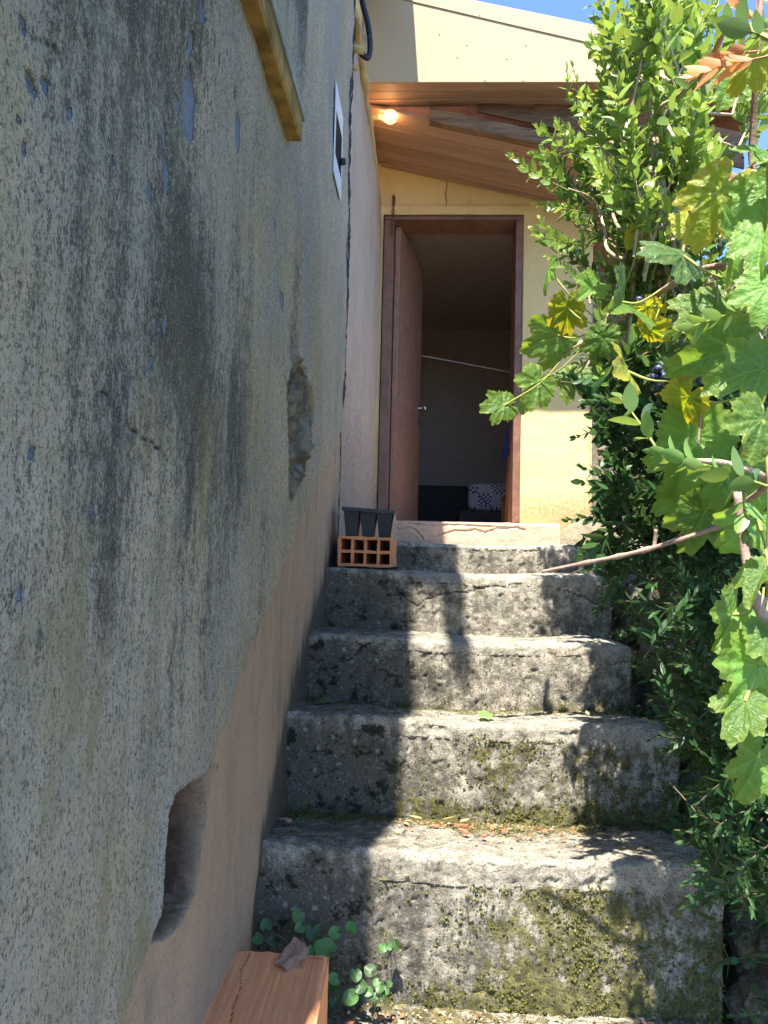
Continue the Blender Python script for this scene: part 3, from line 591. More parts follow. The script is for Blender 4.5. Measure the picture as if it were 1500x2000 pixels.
# room behind the door
def quad_room():
    b = MB(); x0, x1, y0, y1, z0, z1 = -1.6, 1.045, 5.14, 8.4, 1.785, 4.1
    v = [(x0, y0, z0), (x1, y0, z0), (x1, y1, z0), (x0, y1, z0), (x0, y0, z1), (x1, y0, z1), (x1, y1, z1), (x0, y1, z1)]
    b.put(v, [(3, 7, 6, 2), (0, 4, 7, 3), (1, 2, 6, 5), (4, 5, 6, 7)]); b.box((x0, y0, z0 - .05), (x1, y1, z0)); 
    b.put([(x0, y0, z0), (OX0, y0, z0), (OX0, y0, z1), (x0, y0, z1)], [(0, 1, 2, 3)]); b.put([(OX1, y0, z0), (x1, y0, z0), (x1, y0, z1), (OX1, y0, z1)], [(0, 1, 2, 3)]); b.put([(OX0, y0, OZ1), (OX1, y0, OZ1), (OX1, y0, z1), (OX0, y0, z1)], [(0, 1, 2, 3)])
    return b.mesh('room')
add('room_wall', quad_room(), M['room'], annex)
mb = MB(); mb.box((-1.55, 8.1, 1.79), (.45, 8.35, 2.33), .02); add('low_cupboard', mb.mesh('cupboard'), M['chest'], None, label='dark low cupboard along the far wall of the dim room', cat='cupboard')
cs = thing('patchwork_seat', 'patchwork cushion on a dark bench inside the doorway', 'bench', (.55, 6.6, 1.785))
mb = MB(); mb.box((.28, 6.42, 1.787), (1.15, 6.95, 1.965), .02); add('bench', mb.mesh('bench'), M['chest'], cs)
def cushion():
    b = MB(); b.box((.36, 6.46, 1.966), (.76, 6.60, 2.205), .05, segs=3); return b.mesh('cushion', True, .003)
add('cushion', cushion(), M['patch'], cs)
chr_ = thing('wooden_chair', 'reddish wooden chair half hidden behind the right door jamb', 'chair', (.62, 5.45, 1.785))
def tilt_post(x, y0, y1, z0, z1, w=.045, t=.025):
    b = MB(); b.put([(x - w / 2, y0 - t, z0), (x + w / 2, y0 - t, z0), (x + w / 2, y0 + t, z0), (x - w / 2, y0 + t, z0), (x - w / 2 + .02, y1 - t, z1), (x + w / 2 + .02, y1 - t, z1), (x + w / 2 + .02, y1 + t, z1), (x - w / 2 + .02, y1 + t, z1)], [(0, 1, 2, 3), (7, 6, 5, 4), (0, 4, 5, 1), (1, 5, 6, 2), (2, 6, 7, 3), (3, 7, 4, 0)]); return b.mesh('post')
add('back_post', tilt_post(.575, 5.36, 5.40, 1.787, 2.29), M['chairw'], chr_); add('back_post', tilt_post(.93, 5.36, 5.40, 1.787, 2.29), M['chairw'], chr_)
for z in (2.05, 2.2): mb = MB(); mb.box((.59, 5.36, z), (.95, 5.385, z + .06), .006); add('back_rail', mb.mesh('rail'), M['chairw'], chr_)
mb = MB(); mb.box((.57, 5.40, 2.00), (.97, 5.80, 2.03), .008); add('seat', mb.mesh('seat'), M['chairw'], chr_)
for x in (.59, .94): mb = MB(); mb.box((x - .02, 5.74, 1.787), (x + .02, 5.78, 1.999), .004); add('leg', mb.mesh('leg'), M['chairw'], chr_)
def apron():
    us = np.linspace(0, 1, 14); vs = np.linspace(0, 1, 24); U, V_ = np.meshgrid(us, vs, indexing='ij'); U = U.ravel(); V_ = V_.ravel()
    w = .05 + .09 * V_; x = .64 + (U - .35) * w * 2 + .01 * V_; z = 2.62 - .33 * V_; y = 5.62 + .015 * np.sin(U * 9 + V_ * 2)
    a = np.stack([x, y, z], -1); b = a + [0, .008, 0]; n = len(a); f = grid_faces(14, 24)
    return mesh_np('apron', np.concatenate([a, b]), [f, f[:, ::-1] + n])
ap = thing('hanging_cloth', 'blue cloth hanging by a loop inside, over the chair', 'cloth', (.64, 5.62, 2.3)); add('cloth', apron(), M['blue'], ap)
mb = MB(); mb.tube([(.615 + .018 * math.cos(a), 5.62, 2.635 + .026 * math.sin(a)) for a in np.linspace(0, 6.28, 13)], .004, 6, False); add('loop', mb.mesh('loop', True), M['tan'], ap)
mb = MB(); mb.tube([Vector((-.35, 6.2, 3.26)), Vector((.2, 6.2, 3.165)), Vector((.95, 6.2, 3.03))], .006, 6); add('line', mb.mesh('line', True), M['wire'], None, label='thin pale cord stretched across the dark room', cat='cord')

# porch ceiling planks, rotted front beam, infill boards, fascia sheets, roof
CS = -.228; ca = math.atan(CS); crot = Euler((0, -ca, 0)).to_quaternion()
def ceil_z(x): return 4.14 + CS * (x + .324)
pc = MB(); pc.box((0, .002, 0), (2.15, .0905, .018), .0045); plank = pc.mesh('plank')
yy = 4.275
for k in range(7):
    add('ceiling_plank', plank, M['ceil'], annex, (-.385, yy, ceil_z(-.385) + random.gauss(0, .0012)), crot); yy += .0915
mb = MB(); mb.box((-.383, 4.28, 4.10), (-.355, 4.885, 4.15), .004); add('ceiling_trim', mb.mesh('ceiling_trim'), M['ceil'], annex)
mb = MB(); mb.prism([(-.33, ceil_z(-.33) - .024), (1.03, ceil_z(1.03) - .024), (1.03, ceil_z(1.03) - .002), (-.33, ceil_z(-.33) - .002)], 1, 4.868, 4.884); add('ceiling_bead', mb.mesh('ceiling_bead'), M['ceil'], annex)
def rot_beam():
    us = np.linspace(0, 1, 150); ws = np.linspace(0, 1, 40)[:-1]; U, Wv = np.meshgrid(us, ws, indexing='ij'); U = U.ravel(); Wv = Wv.ravel()
    a = Wv * 2 * math.pi; r = 1 / np.maximum(np.abs(np.cos(a)), np.abs(np.sin(a))); hy = .03; hz = .042
    y = 4.275 + np.cos(a) * r * hy; dz = np.sin(a) * r * hz; x = -.02 + 1.72 * U
    p = np.stack([x, y, dz], -1); q = p * [1.2, 10, 10]
    d = fbm(q, 4, 5, 90) * .012 - .02 * sstep(.15, .5, fbm(p * [.6, 3, 3], 6, 3, 91)) * sstep(.2, .5, U)
    z = ceil_z(x) + .02 + dz * (1 + d * 8) + d; y = y + np.cos(a) * d
    n, m = len(us), len(ws); idx = np.arange(n * m).reshape(n, m); i2 = np.roll(idx, -1, 1)
    return mesh_np('beam', np.stack([x, y, z], -1), np.stack([idx[:-1], idx[1:], i2[1:], i2[:-1]], -1).reshape(-1, 4))
add('front_beam', rot_beam(), M['rot'], annex)
for k in range(3):
    lo = .115 + .075 * k; xa = .25 + .33 * k
    mb = MB(); za = lambda x, o: min(4.20, ceil_z(x) + o)
    mb.prism([(xa, za(xa, lo)), (1.75, za(1.75, lo)), (1.75, za(1.75, lo + .073)), (xa, za(xa, lo + .073) + .002)], 1, 4.285 + .012 * k, 4.298 + .012 * k); add('infill_board', mb.mesh('infill'), M['rot'], annex)
for k in range(3): mb = MB(); mb.box((-.40, 4.087 + .077 * k, 4.170 + .002 * (k % 2)), (1.8, 4.161 + .077 * k, 4.20), .004); add('soffit_board', mb.mesh('soffit_board'), M['ceil'], annex)
mb = MB(); mb.prism([(-.398, 4.168), (1.62, 4.152), (1.62, 4.178), (.954, 4.346), (-.26, 4.655), (-.398, 4.690)], 1, 4.072, 4.082); f1 = add('fascia_sheet', mb.mesh('fascia_a'), M['fascia'], annex)
mb = MB(); mb.prism([(-.398, 4.694), (.40, 4.488), (.955, 4.347), (.955, 4.4555), (.082, 4.655), (-.398, 4.764)], 1, 4.066, 4.076); add('fascia_strip', mb.mesh('fascia_b'), M['fascia'], annex)
mb = MB(); mb.prism([(.958, 4.3455), (1.62, 4.185), (1.62, 4.305), (.958, 4.454)], 1, 4.067, 4.077); add('fascia_strip', mb.mesh('fascia_c'), M['fascia'], annex)
mb = MB(); mb.prism([(-.40, 4.71), (.50, 4.482), (1.55, 4.225), (1.55, 4.21), (.9, 4.335), (-.40, 4.665)], 1, 4.086, 4.12); add('fascia_backing', mb.mesh('fascia_d'), M['rot'], annex)
sm = MB(); sm.lathe([(0, -.0015), (.003, -.0015), (.004, 0), (.004, .001)], (0, 0, 0), (0, 1, 0), 8); scr = sm.mesh('screw')
for (px, py) in ((714, 160), (768, 162), (812, 160), (868, 160), (947, 157), (1022, 158), (1146, 158), (714, 138), (858, 67), (893, 112), (912, 88), (1027, 89), (937, 31), (1172, 85), (990, 115)):
    q = P(px, py, 4.07); add('screw', scr, M['screw'], annex, (q.x, 4.071 if py > 60 else 4.065, q.z))
mb = MB(); mb.prism([(-.40, 4.715), (1.9, 4.192), (1.9, 4.222), (-.40, 4.745)], 1, 4.10, 9.0); add('porch_roof', mb.mesh('porch_roof'), M['tile'], annex)

# bare light bulb on the porch side
bl = thing('light_bulb', 'bare glowing bulb on a stub socket under the porch roof', 'light bulb', (-.40, 4.3, 4.1))
mb = MB(); mb.lathe([(0, 0), (.028, 0), (.028, .012), (.018, .02), (.017, .085), (.013, .088), (0, .088)], (-.402, 4.30, 4.104), (1, 0, 0), 18); add('socket', mb.mesh('socket', True), M['ochrepipe'], bl)
mb = MB(); mb.lathe([(.014, 0), (.016, .012), (.022, .024), (.033, .040), (.041, .058), (.042, .070), (.038, .086), (.028, .099), (.014, .107), (0.0005, .109)], (-.316, 4.30, 4.104), (1, 0, 0), 24); add('glass_bulb', mb.mesh('bulb', True), M['bulb'], bl)
mb = MB(); mb.tube(smooth_path([(-.275, 4.30, 4.09), (-.262, 4.295, 4.116), (-.255, 4.30, 4.125), (-.248, 4.305, 4.116), (-.252, 4.30, 4.092)]), .0028, 6); add('filament', mb.mesh('filament', True), M['filament'], bl)
ld = bpy.data.lights.new('bulb_light', 'POINT'); ld.energy = .3; ld.color = (1, .62, .30); ld.shadow_soft_size = .02
lo = bpy.data.objects.new('bulb_light', ld); COL.objects.link(lo); lo.parent = bl; lo.location = Vector((-.255, 4.30, 4.104)) - WL[bl.name]

# ------------------------------------------------------------------ the staircase
stairs = thing('staircase', 'worn concrete staircase with moss and lichen leading up to the door', 'stairs', (.15, 2.3, 0))
def build_step(yr, zb, zt, yb, zback, seed, moss=0., sun_moss=0., xr=.67, res=.005):
    r = .016; prof = []; hh = []
    for z in np.arange(zb - .04, zt - r, res): prof.append((yr + .012 * (zt - z) / .2 * .3, z)); hh.append((z - zb) / (zt - zb))
    for a in np.linspace(0, math.pi / 2, 8): prof.append((yr + r - r * math.cos(a), zt - r + r * math.sin(a))); hh.append(1.0)
    for y in np.arange(yr + r + res, yb + .04, res * 1.15):
        t = (y - yr) / (yb - yr); prof.append((y, zt + (zback - zt) * t)); hh.append(1.0 + t)
    pr = np.array(prof); hh = np.array(hh); xs = np.arange(-.40, xr + .001, res); n, m = len(xs), len(pr)
    tn = np.gradient(pr, axis=0); nm = np.stack([-tn[:, 1], tn[:, 0]], -1); nm /= np.linalg.norm(nm, axis=1)[:, None] + 1e-9
    X = np.repeat(xs[:, None], m, 1).ravel(); Yp = np.repeat(pr[None, :, 0], n, 0).ravel(); Zp = np.repeat(pr[None, :, 1], n, 0).ravel(); H = np.repeat(hh[None], n, 0).ravel()
    NY = np.repeat(nm[None, :, 0], n, 0).ravel(); NZ = np.repeat(nm[None, :, 1], n, 0).ravel()
    p = np.stack([X, Yp, Zp], -1)
    d = fbm(p, 2.2, 3, seed) * .007 + fbm(p, 9, 4, seed + 1) * .005 + fbm(p, 38, 4, seed + 2, .6) * .0048
    nose = np.exp(-((H - 1) / .16) ** 2)
    d -= nose * .010 * sstep(.05, .45, fbm(p * [1, .6, .6], 9, 4, seed + 3)) + nose * np.abs(fbm(p, 22, 3, seed + 4)) * .006
    pit = sstep(.28, .42, fbm(p, 30, 2, seed + 5)); d -= pit * .005
    sag = -.014 * np.exp(-((X - .2) / .3) ** 2) * (H > .8); 
    endr = sstep(xr - .10, xr, X + fbm(p, 8, 3, seed + 6) * .06); d -= endr * .014
    ck = np.zeros(len(X))
    V = np.stack([X + endr * -.01, Yp + NY * d, Zp + NZ * d + sag], -1)
    dark = .0 + .07 * sstep(.95, .3, H) * (H < 1) - .13 * nose - .03 * (H > 1.15) + .20 * sstep(.12, -.25, X)  # left end painted darker, for the wall's shade as well as lichen stains
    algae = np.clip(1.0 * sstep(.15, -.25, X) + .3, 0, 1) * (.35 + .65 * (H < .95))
    mo = moss + sun_moss * sstep(-.15, .3, X) * (H < .9) + .14 * sstep(.25, .0, H) + .26 * sstep(1.45, 1.95, H) - .5 * nose + fbm(p, 2.6, 3, seed + 9) * .14
    return V, n, m, dark, algae, mo, p, H, X, endr
CRACKS = {6: [((775, 1150), (790, 1168), (815, 1184), (835, 1170), (860, 1162), (885, 1156), (915, 1157), (940, 1148), (975, 1145), (1020, 1140)), ((1090, 1150), (1140, 1165), (1180, 1190))], 5: [((735, 1250), (710, 1262), (690, 1285), (672, 1292)), ((1020, 1256), (1080, 1262), (1150, 1262))]}
ST = [  # riser y, bottom z, top z, back y, back z, moss, extra moss where the sun falls
    (-.10, -.02, .20, .30, .20, -.05, .0), (.30, .20, .40, .70, .40, -.05, .0), (.70, .40, .612, 1.70, .604, .02, .08),
    (1.70, .60, .925, 2.03, .888, .09, .24), (2.03, .885, 1.142, 2.36, 1.112, .07, .22), (2.36, 1.11, 1.314, 2.70, 1.306, .01, .15),
    (2.70, 1.303, 1.513, 3.00, 1.515, -.05, .08), (3.00, 1.512, 1.622, 4.74, 1.63, -.16, .0)]
STEP_OBJ = []
for i, (yr, zb, zt, yb, zbk, mo_, sm_) in enumerate(ST):
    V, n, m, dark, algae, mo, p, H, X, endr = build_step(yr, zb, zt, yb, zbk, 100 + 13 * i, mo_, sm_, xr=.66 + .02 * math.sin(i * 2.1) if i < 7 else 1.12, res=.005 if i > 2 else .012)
    ck = np.zeros(len(V)); q2 = V[:, [0, 2]] + np.stack([fbm(p, 50, 2, 72), fbm(p, 50, 2, 73)], -1) * .006
    for pl in CRACKS.get(i, []):
        w = [np.array([P(*q, yr)[0], P(*q, yr)[2]]) for q in pl]
        for a, b in zip(w[:-1], w[1:]):
            ck = np.maximum(ck, (1 - sstep(.0004, .0032, seg_dist(q2, a, b))) * (H < 1))
    V[:, 1] += ck * .006
    F = [grid_faces(n, m, flip=False)]
    idx = np.arange(n * m).reshape(n, m); line = idx[-1]; cpt = len(V)         # close the right-hand end
    V = np.concatenate([V, [[V[line[0], 0] - .01, (yr + yb) / 2, zb]], ]); F.append(np.stack([line[:-1], line[1:], np.full(m - 1, cpt)], -1))
    ex = lambda a: np.concatenate([a, [0]])
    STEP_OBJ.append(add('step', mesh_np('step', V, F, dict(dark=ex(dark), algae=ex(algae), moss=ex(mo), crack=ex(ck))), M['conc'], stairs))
# moss cushions on the two lowest visible risers and the tread between them
def moss_mesh(spots):
    bm = bmesh.new(); bmesh.ops.create_cone(bm, segments=5, radius1=1, radius2=.4, depth=1.2, cap_ends=True); bv = np.array([v.co[:] for v in bm.verts]); bmesh.ops.triangulate(bm, faces=bm.faces[:]); bf = np.array([[v.index for v in f.verts] for f in bm.faces]); bm.free()
    Vs = []; Fs = []; yg = []; rd = []
    for k, (q, r, nrm) in enumerate(spots):
        v = bv * (1 + rng.normal(0, .28, (len(bv), 1))) * r; v[:, 1] *= .55 if nrm == 'y' else 1; v[:, 2] *= .5 if nrm == 'z' else 1
        Vs.append(v + np.array(q)); Fs.append(bf + k * len(bv)); yg.append(np.full(len(bv), rng.random() ** 1.3)); rd.append(np.full(len(bv), rng.random()))
    return mesh_np('moss', np.concatenate(Vs), np.concatenate(Fs), dict(young=np.concatenate(yg), rnd=np.concatenate(rd)), True)
def moss_on(i, count, rmin, rmax, thr):
    me = STEP_OBJ[i].data; nv = len(me.vertices); co = np.empty(nv * 3, np.float32); me.vertices.foreach_get('co', co); co = co.reshape(-1, 3)
    mo = np.empty(nv, np.float32); me.attributes['moss'].data.foreach_get('value', mo)
    w = np.clip(mo + fbm(co, 7, 4, 77) * .5 + fbm(co, 26, 3, 78) * .4 - thr, 0, 1) ** 1.5 * (co[:, 0] > -.36) * (co[:, 0] < .66); pick = rng.choice(nv, count, p=w / w.sum())
    sp = [(co[k] + rng.normal(0, .002, 3), rmin + (rmax - rmin) * rng.random() ** 2.5, 'z' if co[k, 1] > ST[i][0] + .05 else 'y') for k in pick]
    o = add('moss', moss_mesh(sp), M['moss'], STEP_OBJ[i] if False else stairs, kind='stuff'); return o
moss_on(3, 9000, .0012, .0042, .10); moss_on(4, 7000, .0012, .0038, .08); moss_on(5, 2500, .0012, .003, .06); moss_on(2, 1500, .0012, .003, .02)

# ------------------------------------------------------------------ rubble beside the stairs and beside the yellow wall
def stone_mesh(seed, sub=2):
    bm = bmesh.new(); bmesh.ops.create_icosphere(bm, subdivisions=sub, radius=1); v = np.array([x.co[:] for x in bm.verts]); f = np.array([[x.index for x in q.verts] for q in bm.faces]); bm.free()
    v = np.sign(v) * np.abs(v) ** .62; v *= (1 + .40 * fbm(v, .9, 2, seed)[:, None] + .10 * fbm(v, 2.6, 3, seed + 1)[:, None]); return mesh_np('stone', v, f, None, False)
STN = [stone_mesh(200 + 7 * k) for k in range(7)]
for s_ in STN: s_.materials.append(M['stone'])
rb = thing('rubble_wall', 'rough mossy rubble stones edging the right side of the stairs under the bush', 'wall', (.8, 2.3, .6))
for k in range(95):
    y = 1.64 + 1.46 * (k / 95) + random.gauss(0, .04); row = k % 4; x = .70 + .05 * random.random() + .10 * (row == 3) + .02 * row; base = float(np.interp(y, [1.45, 1.7, 2.03, 2.36, 2.7, 3.0, 4.9], [.45, .55, .72, .95, 1.15, 1.35, 1.48]))
    z = base + .085 * row + random.gauss(0, .02); s = .035 + .045 * random.random() ** 2
    add('stone', random.choice(STN), None, rb, (x + s * .4, y, z), Euler([random.random() * 6.3 for _ in range(3)]).to_quaternion(), (s * random.uniform(.8, 1.2), s * random.uniform(.9, 1.5), s * random.uniform(.55, .8)))
rb2 = thing('stone_wall', 'old bare stone wall continuing right of the yellow plaster', 'wall', (1.3, 5.0, 1.5))
mb = MB(); mb.box((1.056, 4.96, 1.1), (2.3, 5.4, 3.4)); add('wall_core', mb.mesh('wall_core'), M['mortar'], rb2)
zz = 1.45
while zz < 3.35:
    xx_ = 1.075 + random.random() * .04; hgt = random.uniform(.05, .12)
    while xx_ < 2.2:
        wd = random.uniform(.05, .19); add('stone', random.choice(STN), None, rb2, (xx_ + wd / 2, 4.975 + random.gauss(0, .015), zz + hgt / 2 + random.gauss(0, .012)), Euler((random.gauss(0, .5), random.gauss(0, .35), random.gauss(0, .5))).to_quaternion(), (wd * .54, .07, hgt * .54)); xx_ += wd
    zz += hgt

# ------------------------------------------------------------------ bricks, seed tray
def hollow_brick(w, l, h, nx, nz, t, seed, crack=False):
    """x across, y along the cells, z up; origin at the middle of the bottom"""
    cw = (w - t * (nx + 1)) / nx; chh = (h - t * (nz + 1)) / nz
    xs = [-w / 2]; zs = [0]
    for k in range(nx): xs += [xs[-1] + t, xs[-1] + t + cw]
    xs.append(w / 2)
    for k in range(nz): zs += [zs[-1] + t, zs[-1] + t + chh]
    zs.append(h); V = []; F = []
    ysub = np.linspace(-l / 2, l / 2, 9); nX, nZ = len(xs), len(zs); jit = np.random.default_rng(seed).normal(0, .0009, (nX, nZ, 2))
    def vi(i, j, k): return (i * nZ + j) * len(ysub) + k
    for i, x in enumerate(xs):
        for j, z in enumerate(zs):
            for y in ysub: V.append((x + jit[i, j, 0], y, z + jit[i, j, 1]))
    for i in range(nX - 1):
        for j in range(nZ - 1):
            cell = i % 2 == 1 and j % 2 == 1
            if not cell:
                F.append((vi(i, j, 0), vi(i + 1, j, 0), vi(i + 1, j + 1, 0), vi(i, j + 1, 0))); e = len(ysub) - 1; F.append((vi(i, j, e), vi(i, j + 1, e), vi(i + 1, j + 1, e), vi(i + 1, j, e)))
            else:
                for k in range(len(ysub) - 1):
                    for (a, b) in (((i, j), (i + 1, j)), ((i + 1, j), (i + 1, j + 1)), ((i + 1, j + 1), (i, j + 1)), ((i, j + 1), (i, j))): F.append((vi(*a, k), vi(*b, k), vi(*b, k + 1), vi(*a, k + 1)))
    for k in range(len(ysub) - 1):
        for i in range(nX - 1): F.append((vi(i, 0, k), vi(i, 0, k + 1), vi(i + 1, 0, k + 1), vi(i + 1, 0, k))); F.append((vi(i, nZ - 1, k), vi(i + 1, nZ - 1, k), vi(i + 1, nZ - 1, k + 1), vi(i, nZ - 1, k + 1)))
        for j in range(nZ - 1): F.append((vi(0, j, k), vi(0, j + 1, k), vi(0, j + 1, k + 1), vi(0, j, k + 1))); F.append((vi(nX - 1, j, k), vi(nX - 1, j, k + 1), vi(nX - 1, j + 1, k + 1), vi(nX - 1, j + 1, k)))
    b = MB(); b.put(V, F); return b.mesh('hollow_brick')
hb = add('hollow_brick', hollow_brick(.198, .28, .108, 4, 2, .0105, 3), M['brick'], None, (-.208, 2.90, 1.517), Euler((0, R(.6), R(-1.5))).to_quaternion(), label='hollow clay brick with eight cells on the step under the black tray', cat='brick')
# solid-looking big brick in the foreground with a crack and grooves: finely divided top
def groove_brick(w, l, h):
    xs = np.linspace(-w / 2, w / 2, 90); ys = np.linspace(-l / 2, l / 2, 110); X, Y = np.meshgrid(xs, ys, indexing='ij'); p = np.stack([X.ravel(), Y.ravel(), 0 * X.ravel()], -1)
    z = h + fbm(p * [1, .03, 1], 60, 3, 301) * .0022 + fbm(p, 9, 3, 302) * .0018
    ed = np.minimum(np.minimum(w / 2 - np.abs(p[:, 0]), l / 2 - np.abs(p[:, 1])) + fbm(p, 30, 3, 303) * .004, .008); z -= (.008 - np.clip(ed, 0, .008)) * .9
    rear = .010 * np.clip(fbm(p * [1, 0, 1], 16, 3, 304) + .1, 0, 1) * (p[:, 1] > l / 2 - .02); p[:, 1] -= rear
    cr = [(-.052, l / 2), (-.050, .11), (-.055, .075), (-.050, .05), (-.043, .02), (-.044, -.03), (-.04, -.08)]; ck = np.zeros(len(p))
    for a, b in zip(cr[:-1], cr[1:]): ck = np.maximum(ck, 1 - sstep(.0001, .0012, seg_dist(p[:, :2] + fbm(p, 80, 2, 305)[:, None] * .002, a, b)))
    z -= ck * .001; V = np.stack([p[:, 0], p[:, 1], z], -1); n, m = X.shape; idx = np.arange(n * m).reshape(n, m); F = [grid_faces(n, m)]; ext = []
    per = [idx[:, 0], idx[-1], idx[::-1, -1], idx[0, ::-1]]
    for line in per:
        k = len(V) + sum(len(e) for e in ext); rows = np.linspace(h - .012, 0, 12); cur = line
        for rz in rows:
            e = V[line].copy(); e[:, 2] = rz; q = fbm(e * [1, .05, 1], 70, 2, 306) * .0012; e[:, 0] += q; k = len(V) + sum(len(a) for a in ext); ext.append(e); i2 = np.arange(k, k + len(line)); F.append(np.stack([cur[:-1], cur[1:], i2[1:], i2[:-1]], -1)); cur = i2
    ne = sum(len(e) for e in ext); return mesh_np('grooved_brick', np.concatenate([V] + ext), F, dict(crack=np.concatenate([ck, np.zeros(ne)])))
bq = Euler((R(.5), 0, R(1.5))).to_quaternion()
add('grooved_brick', groove_brick(.200, .30, .183), M['brick'], None, Vector((-.262, 1.368, .607)), bq, label='large orange clay brick with grooved cracked face at bottom left', cat='brick')
tr = thing('seed_tray', 'black plastic seedling tray with three tapered cells on the hollow brick', 'tray', (-.205, 2.86, 1.626))
def frustum(b, x0, x1, y0, y1, z0, z1, tx, ty):
    v = [(x0 + tx, y0 + ty, z0), (x1 - tx, y0 + ty, z0), (x1 - tx, y1 - ty, z0), (x0 + tx, y1 - ty, z0), (x0, y0, z1), (x1, y0, z1), (x1, y1, z1), (x0, y1, z1)]
    b.put(v, [(3, 2, 1, 0), (0, 1, 5, 4), (1, 2, 6, 5), (2, 3, 7, 6), (3, 0, 4, 7)])
for k in range(3):
    b = MB(); x0 = -.296 + .0605 * k; frustum(b, x0, x0 + .058, 2.785, 2.93, 1.627, 1.722 - .004 * k, .009, .012); add('cell', b.mesh('cell'), M['black'], tr)
b = MB(); 
for lo_, hi_ in (((-.302, 2.775, -.004), (-.108, 2.784, .010)), ((-.302, 2.931, -.004), (-.108, 2.940, .010)), ((-.302, 2.7845, -.0035), (-.297, 2.9305, .0095)), ((-.1135, 2.7845, -.0035), (-.108, 2.9305, .0095))): b.box(lo_, hi_, .001)
b.v = [(x, y, z + 1.724 - .06 * (x + .30)) for x, y, z in b.v]; add('rim', b.mesh('rim'), M['black'], tr)
b = MB(); b.prism([(2.786, 1.627), (2.93, 1.627), (2.93, 1.712), (2.786, 1.712)], 0, -.1125, -.1095); b.v = [(x - (.011 if z < 1.65 else 0), y, z) for x, y, z in b.v]; add('end_panel', b.mesh('end_panel'), M['tan'], tr, label='end panel with reflected light painted tan')  # tan colour paints light reflected off the black tray's end

# ------------------------------------------------------------------ foliage
def leaf_proto(wr=.46, fold=.18, droop=.12, rows=4):
    """unit leaf along +Y, upper side +Z"""
    ts = np.linspace(0, 1, rows + 2); V = [(0, 0, 0)]; F4 = []; F3 = []
    for t in ts[1:-1]:
        w = wr * .5 * math.sin(math.pi * t ** .85) ** .8; z = -droop * t * t
        V += [(-w, t, z + fold * w), (0, t, z), (w, t, z + fold * w)]
    V.append((0, 1, -droop)); n = rows
    F3 += [(0, 2, 1), (0, 3, 2)]
    for k in range(n - 1):
        b = 1 + 3 * k; F4 += [(b, b + 1, b + 4, b + 3), (b + 1, b + 2, b + 5, b + 4)]
    b = 1 + 3 * (n - 1); e = len(V) - 1; F3 += [(b, b + 1, e), (b + 1, b + 2, e)]
    return np.array(V), F3, F4
def frame_from(d, up):
    d = d / np.linalg.norm(d); x = np.cross(d, up); l = np.linalg.norm(x)
    if l < 1e-5: x = np.cross(d, [1, 0, .3]); l = np.linalg.norm(x)
    x /= l; z = np.cross(x, d); return np.stack([x, d, z], -1)           # columns: x, y(tip), z(normal)
def sprig(length, pairs, leaf, rgen, proto, narrow=1.0, tipfrac=.25, base_bare=.12, ang=(62, 28), curve=.12):
    """a shoot along +Y with opposite leaves; returns leaf matrices and the stem path"""
    ph = rgen.random() * 6.28; cx, cz = rgen.normal(0, curve, 2); path = []
    for t in np.linspace(0, 1, 7): path.append((cx * t * t * length, t * length, cz * t * t * length))
    path = np.array(path); L = []
    for k in range(pairs):
        t = base_bare + (1 - base_bare) * (k + .5) / pairs; q = np.array([cx * t * t * length, t * length, cz * t * t * length]); tan = np.array([2 * cx * t, 1, 2 * cz * t])
        rad = np.array([math.cos(ph + (k % 2) * 1.57), 0, math.sin(ph + (k % 2) * 1.57)]); a = math.radians(ang[0] + (ang[1] - ang[0]) * t + rgen.normal(0, 8))
        s = leaf * (.75 + .35 * math.sin(math.pi * min(1, t * 1.1))) * (1 - .45 * max(0, t - .8) / .2) * rgen.uniform(.85, 1.12)
        for sg in (1, -1):
            d = tan / np.linalg.norm(tan) * math.cos(a) + rad * sg * math.sin(a) + rgen.normal(0, .10, 3); B = frame_from(d, tan * 1.0 + rgen.normal(0, .15, 3)); L.append((B * s, q, t))
    for sg in range(2):                                                      # terminal leaves
        d = np.array([2 * cx, 1, 2 * cz]) + rgen.normal(0, .3, 3); L.append((frame_from(d, rgen.normal(0, 1, 3)) * leaf * .6, path[-1], 1.0))
    return L, path
class Foliage:
    def __init__(s): s.V = []; s.f3 = []; s.f4 = []; s.y = []; s.r = []; s.n = 0; s.twV = []; s.stem = MB()
    def put_leaf(s, proto, B, q, young, rnd):
        V, F3, F4 = proto; v = V @ B.T + q; s.V.append(v); s.f3.append(np.array(F3) + s.n); s.f4.append(np.array(F4) + s.n); s.n += len(v); s.y.append(np.full(len(v), young)); s.r.append(np.full(len(v), rnd))
    def mesh(s, name): return mesh_np(name, np.concatenate(s.V), [np.concatenate(s.f3), np.concatenate(s.f4)], dict(young=np.concatenate(s.y), rnd=np.concatenate(s.r)))
fr_ = np.random.default_rng(5)
BOXP = [leaf_proto(.50, .25, .10), leaf_proto(.44, .45, .16), leaf_proto(.56, .15, .05)]
NARP = [leaf_proto(.26, .3, .15), leaf_proto(.30, .2, .08)]
leaf_meshes = {}
def leaf_object(parent, protos, B, q, young, mat, key):
    """one leaf as its own part; meshes are shared between alike leaves"""
    k = (key, fr_.integers(len(protos)), int(young * 3.99), fr_.integers(3))
    if k not in leaf_meshes:
        V, F3, F4 = protos[k[1]]; leaf_meshes[k] = mesh_np('leaf', V, [np.array(F3), np.array(F4)], dict(young=np.full(len(V), (k[2] + .5) / 4), rnd=np.full(len(V), (k[3] + .5) / 3))); leaf_meshes[k].materials.append(mat)
    sc = np.linalg.norm(B[:, 1]); m = Matrix((B / sc).tolist()); add('leaf', leaf_meshes[k], None, parent, q, m.to_quaternion(), float(sc))
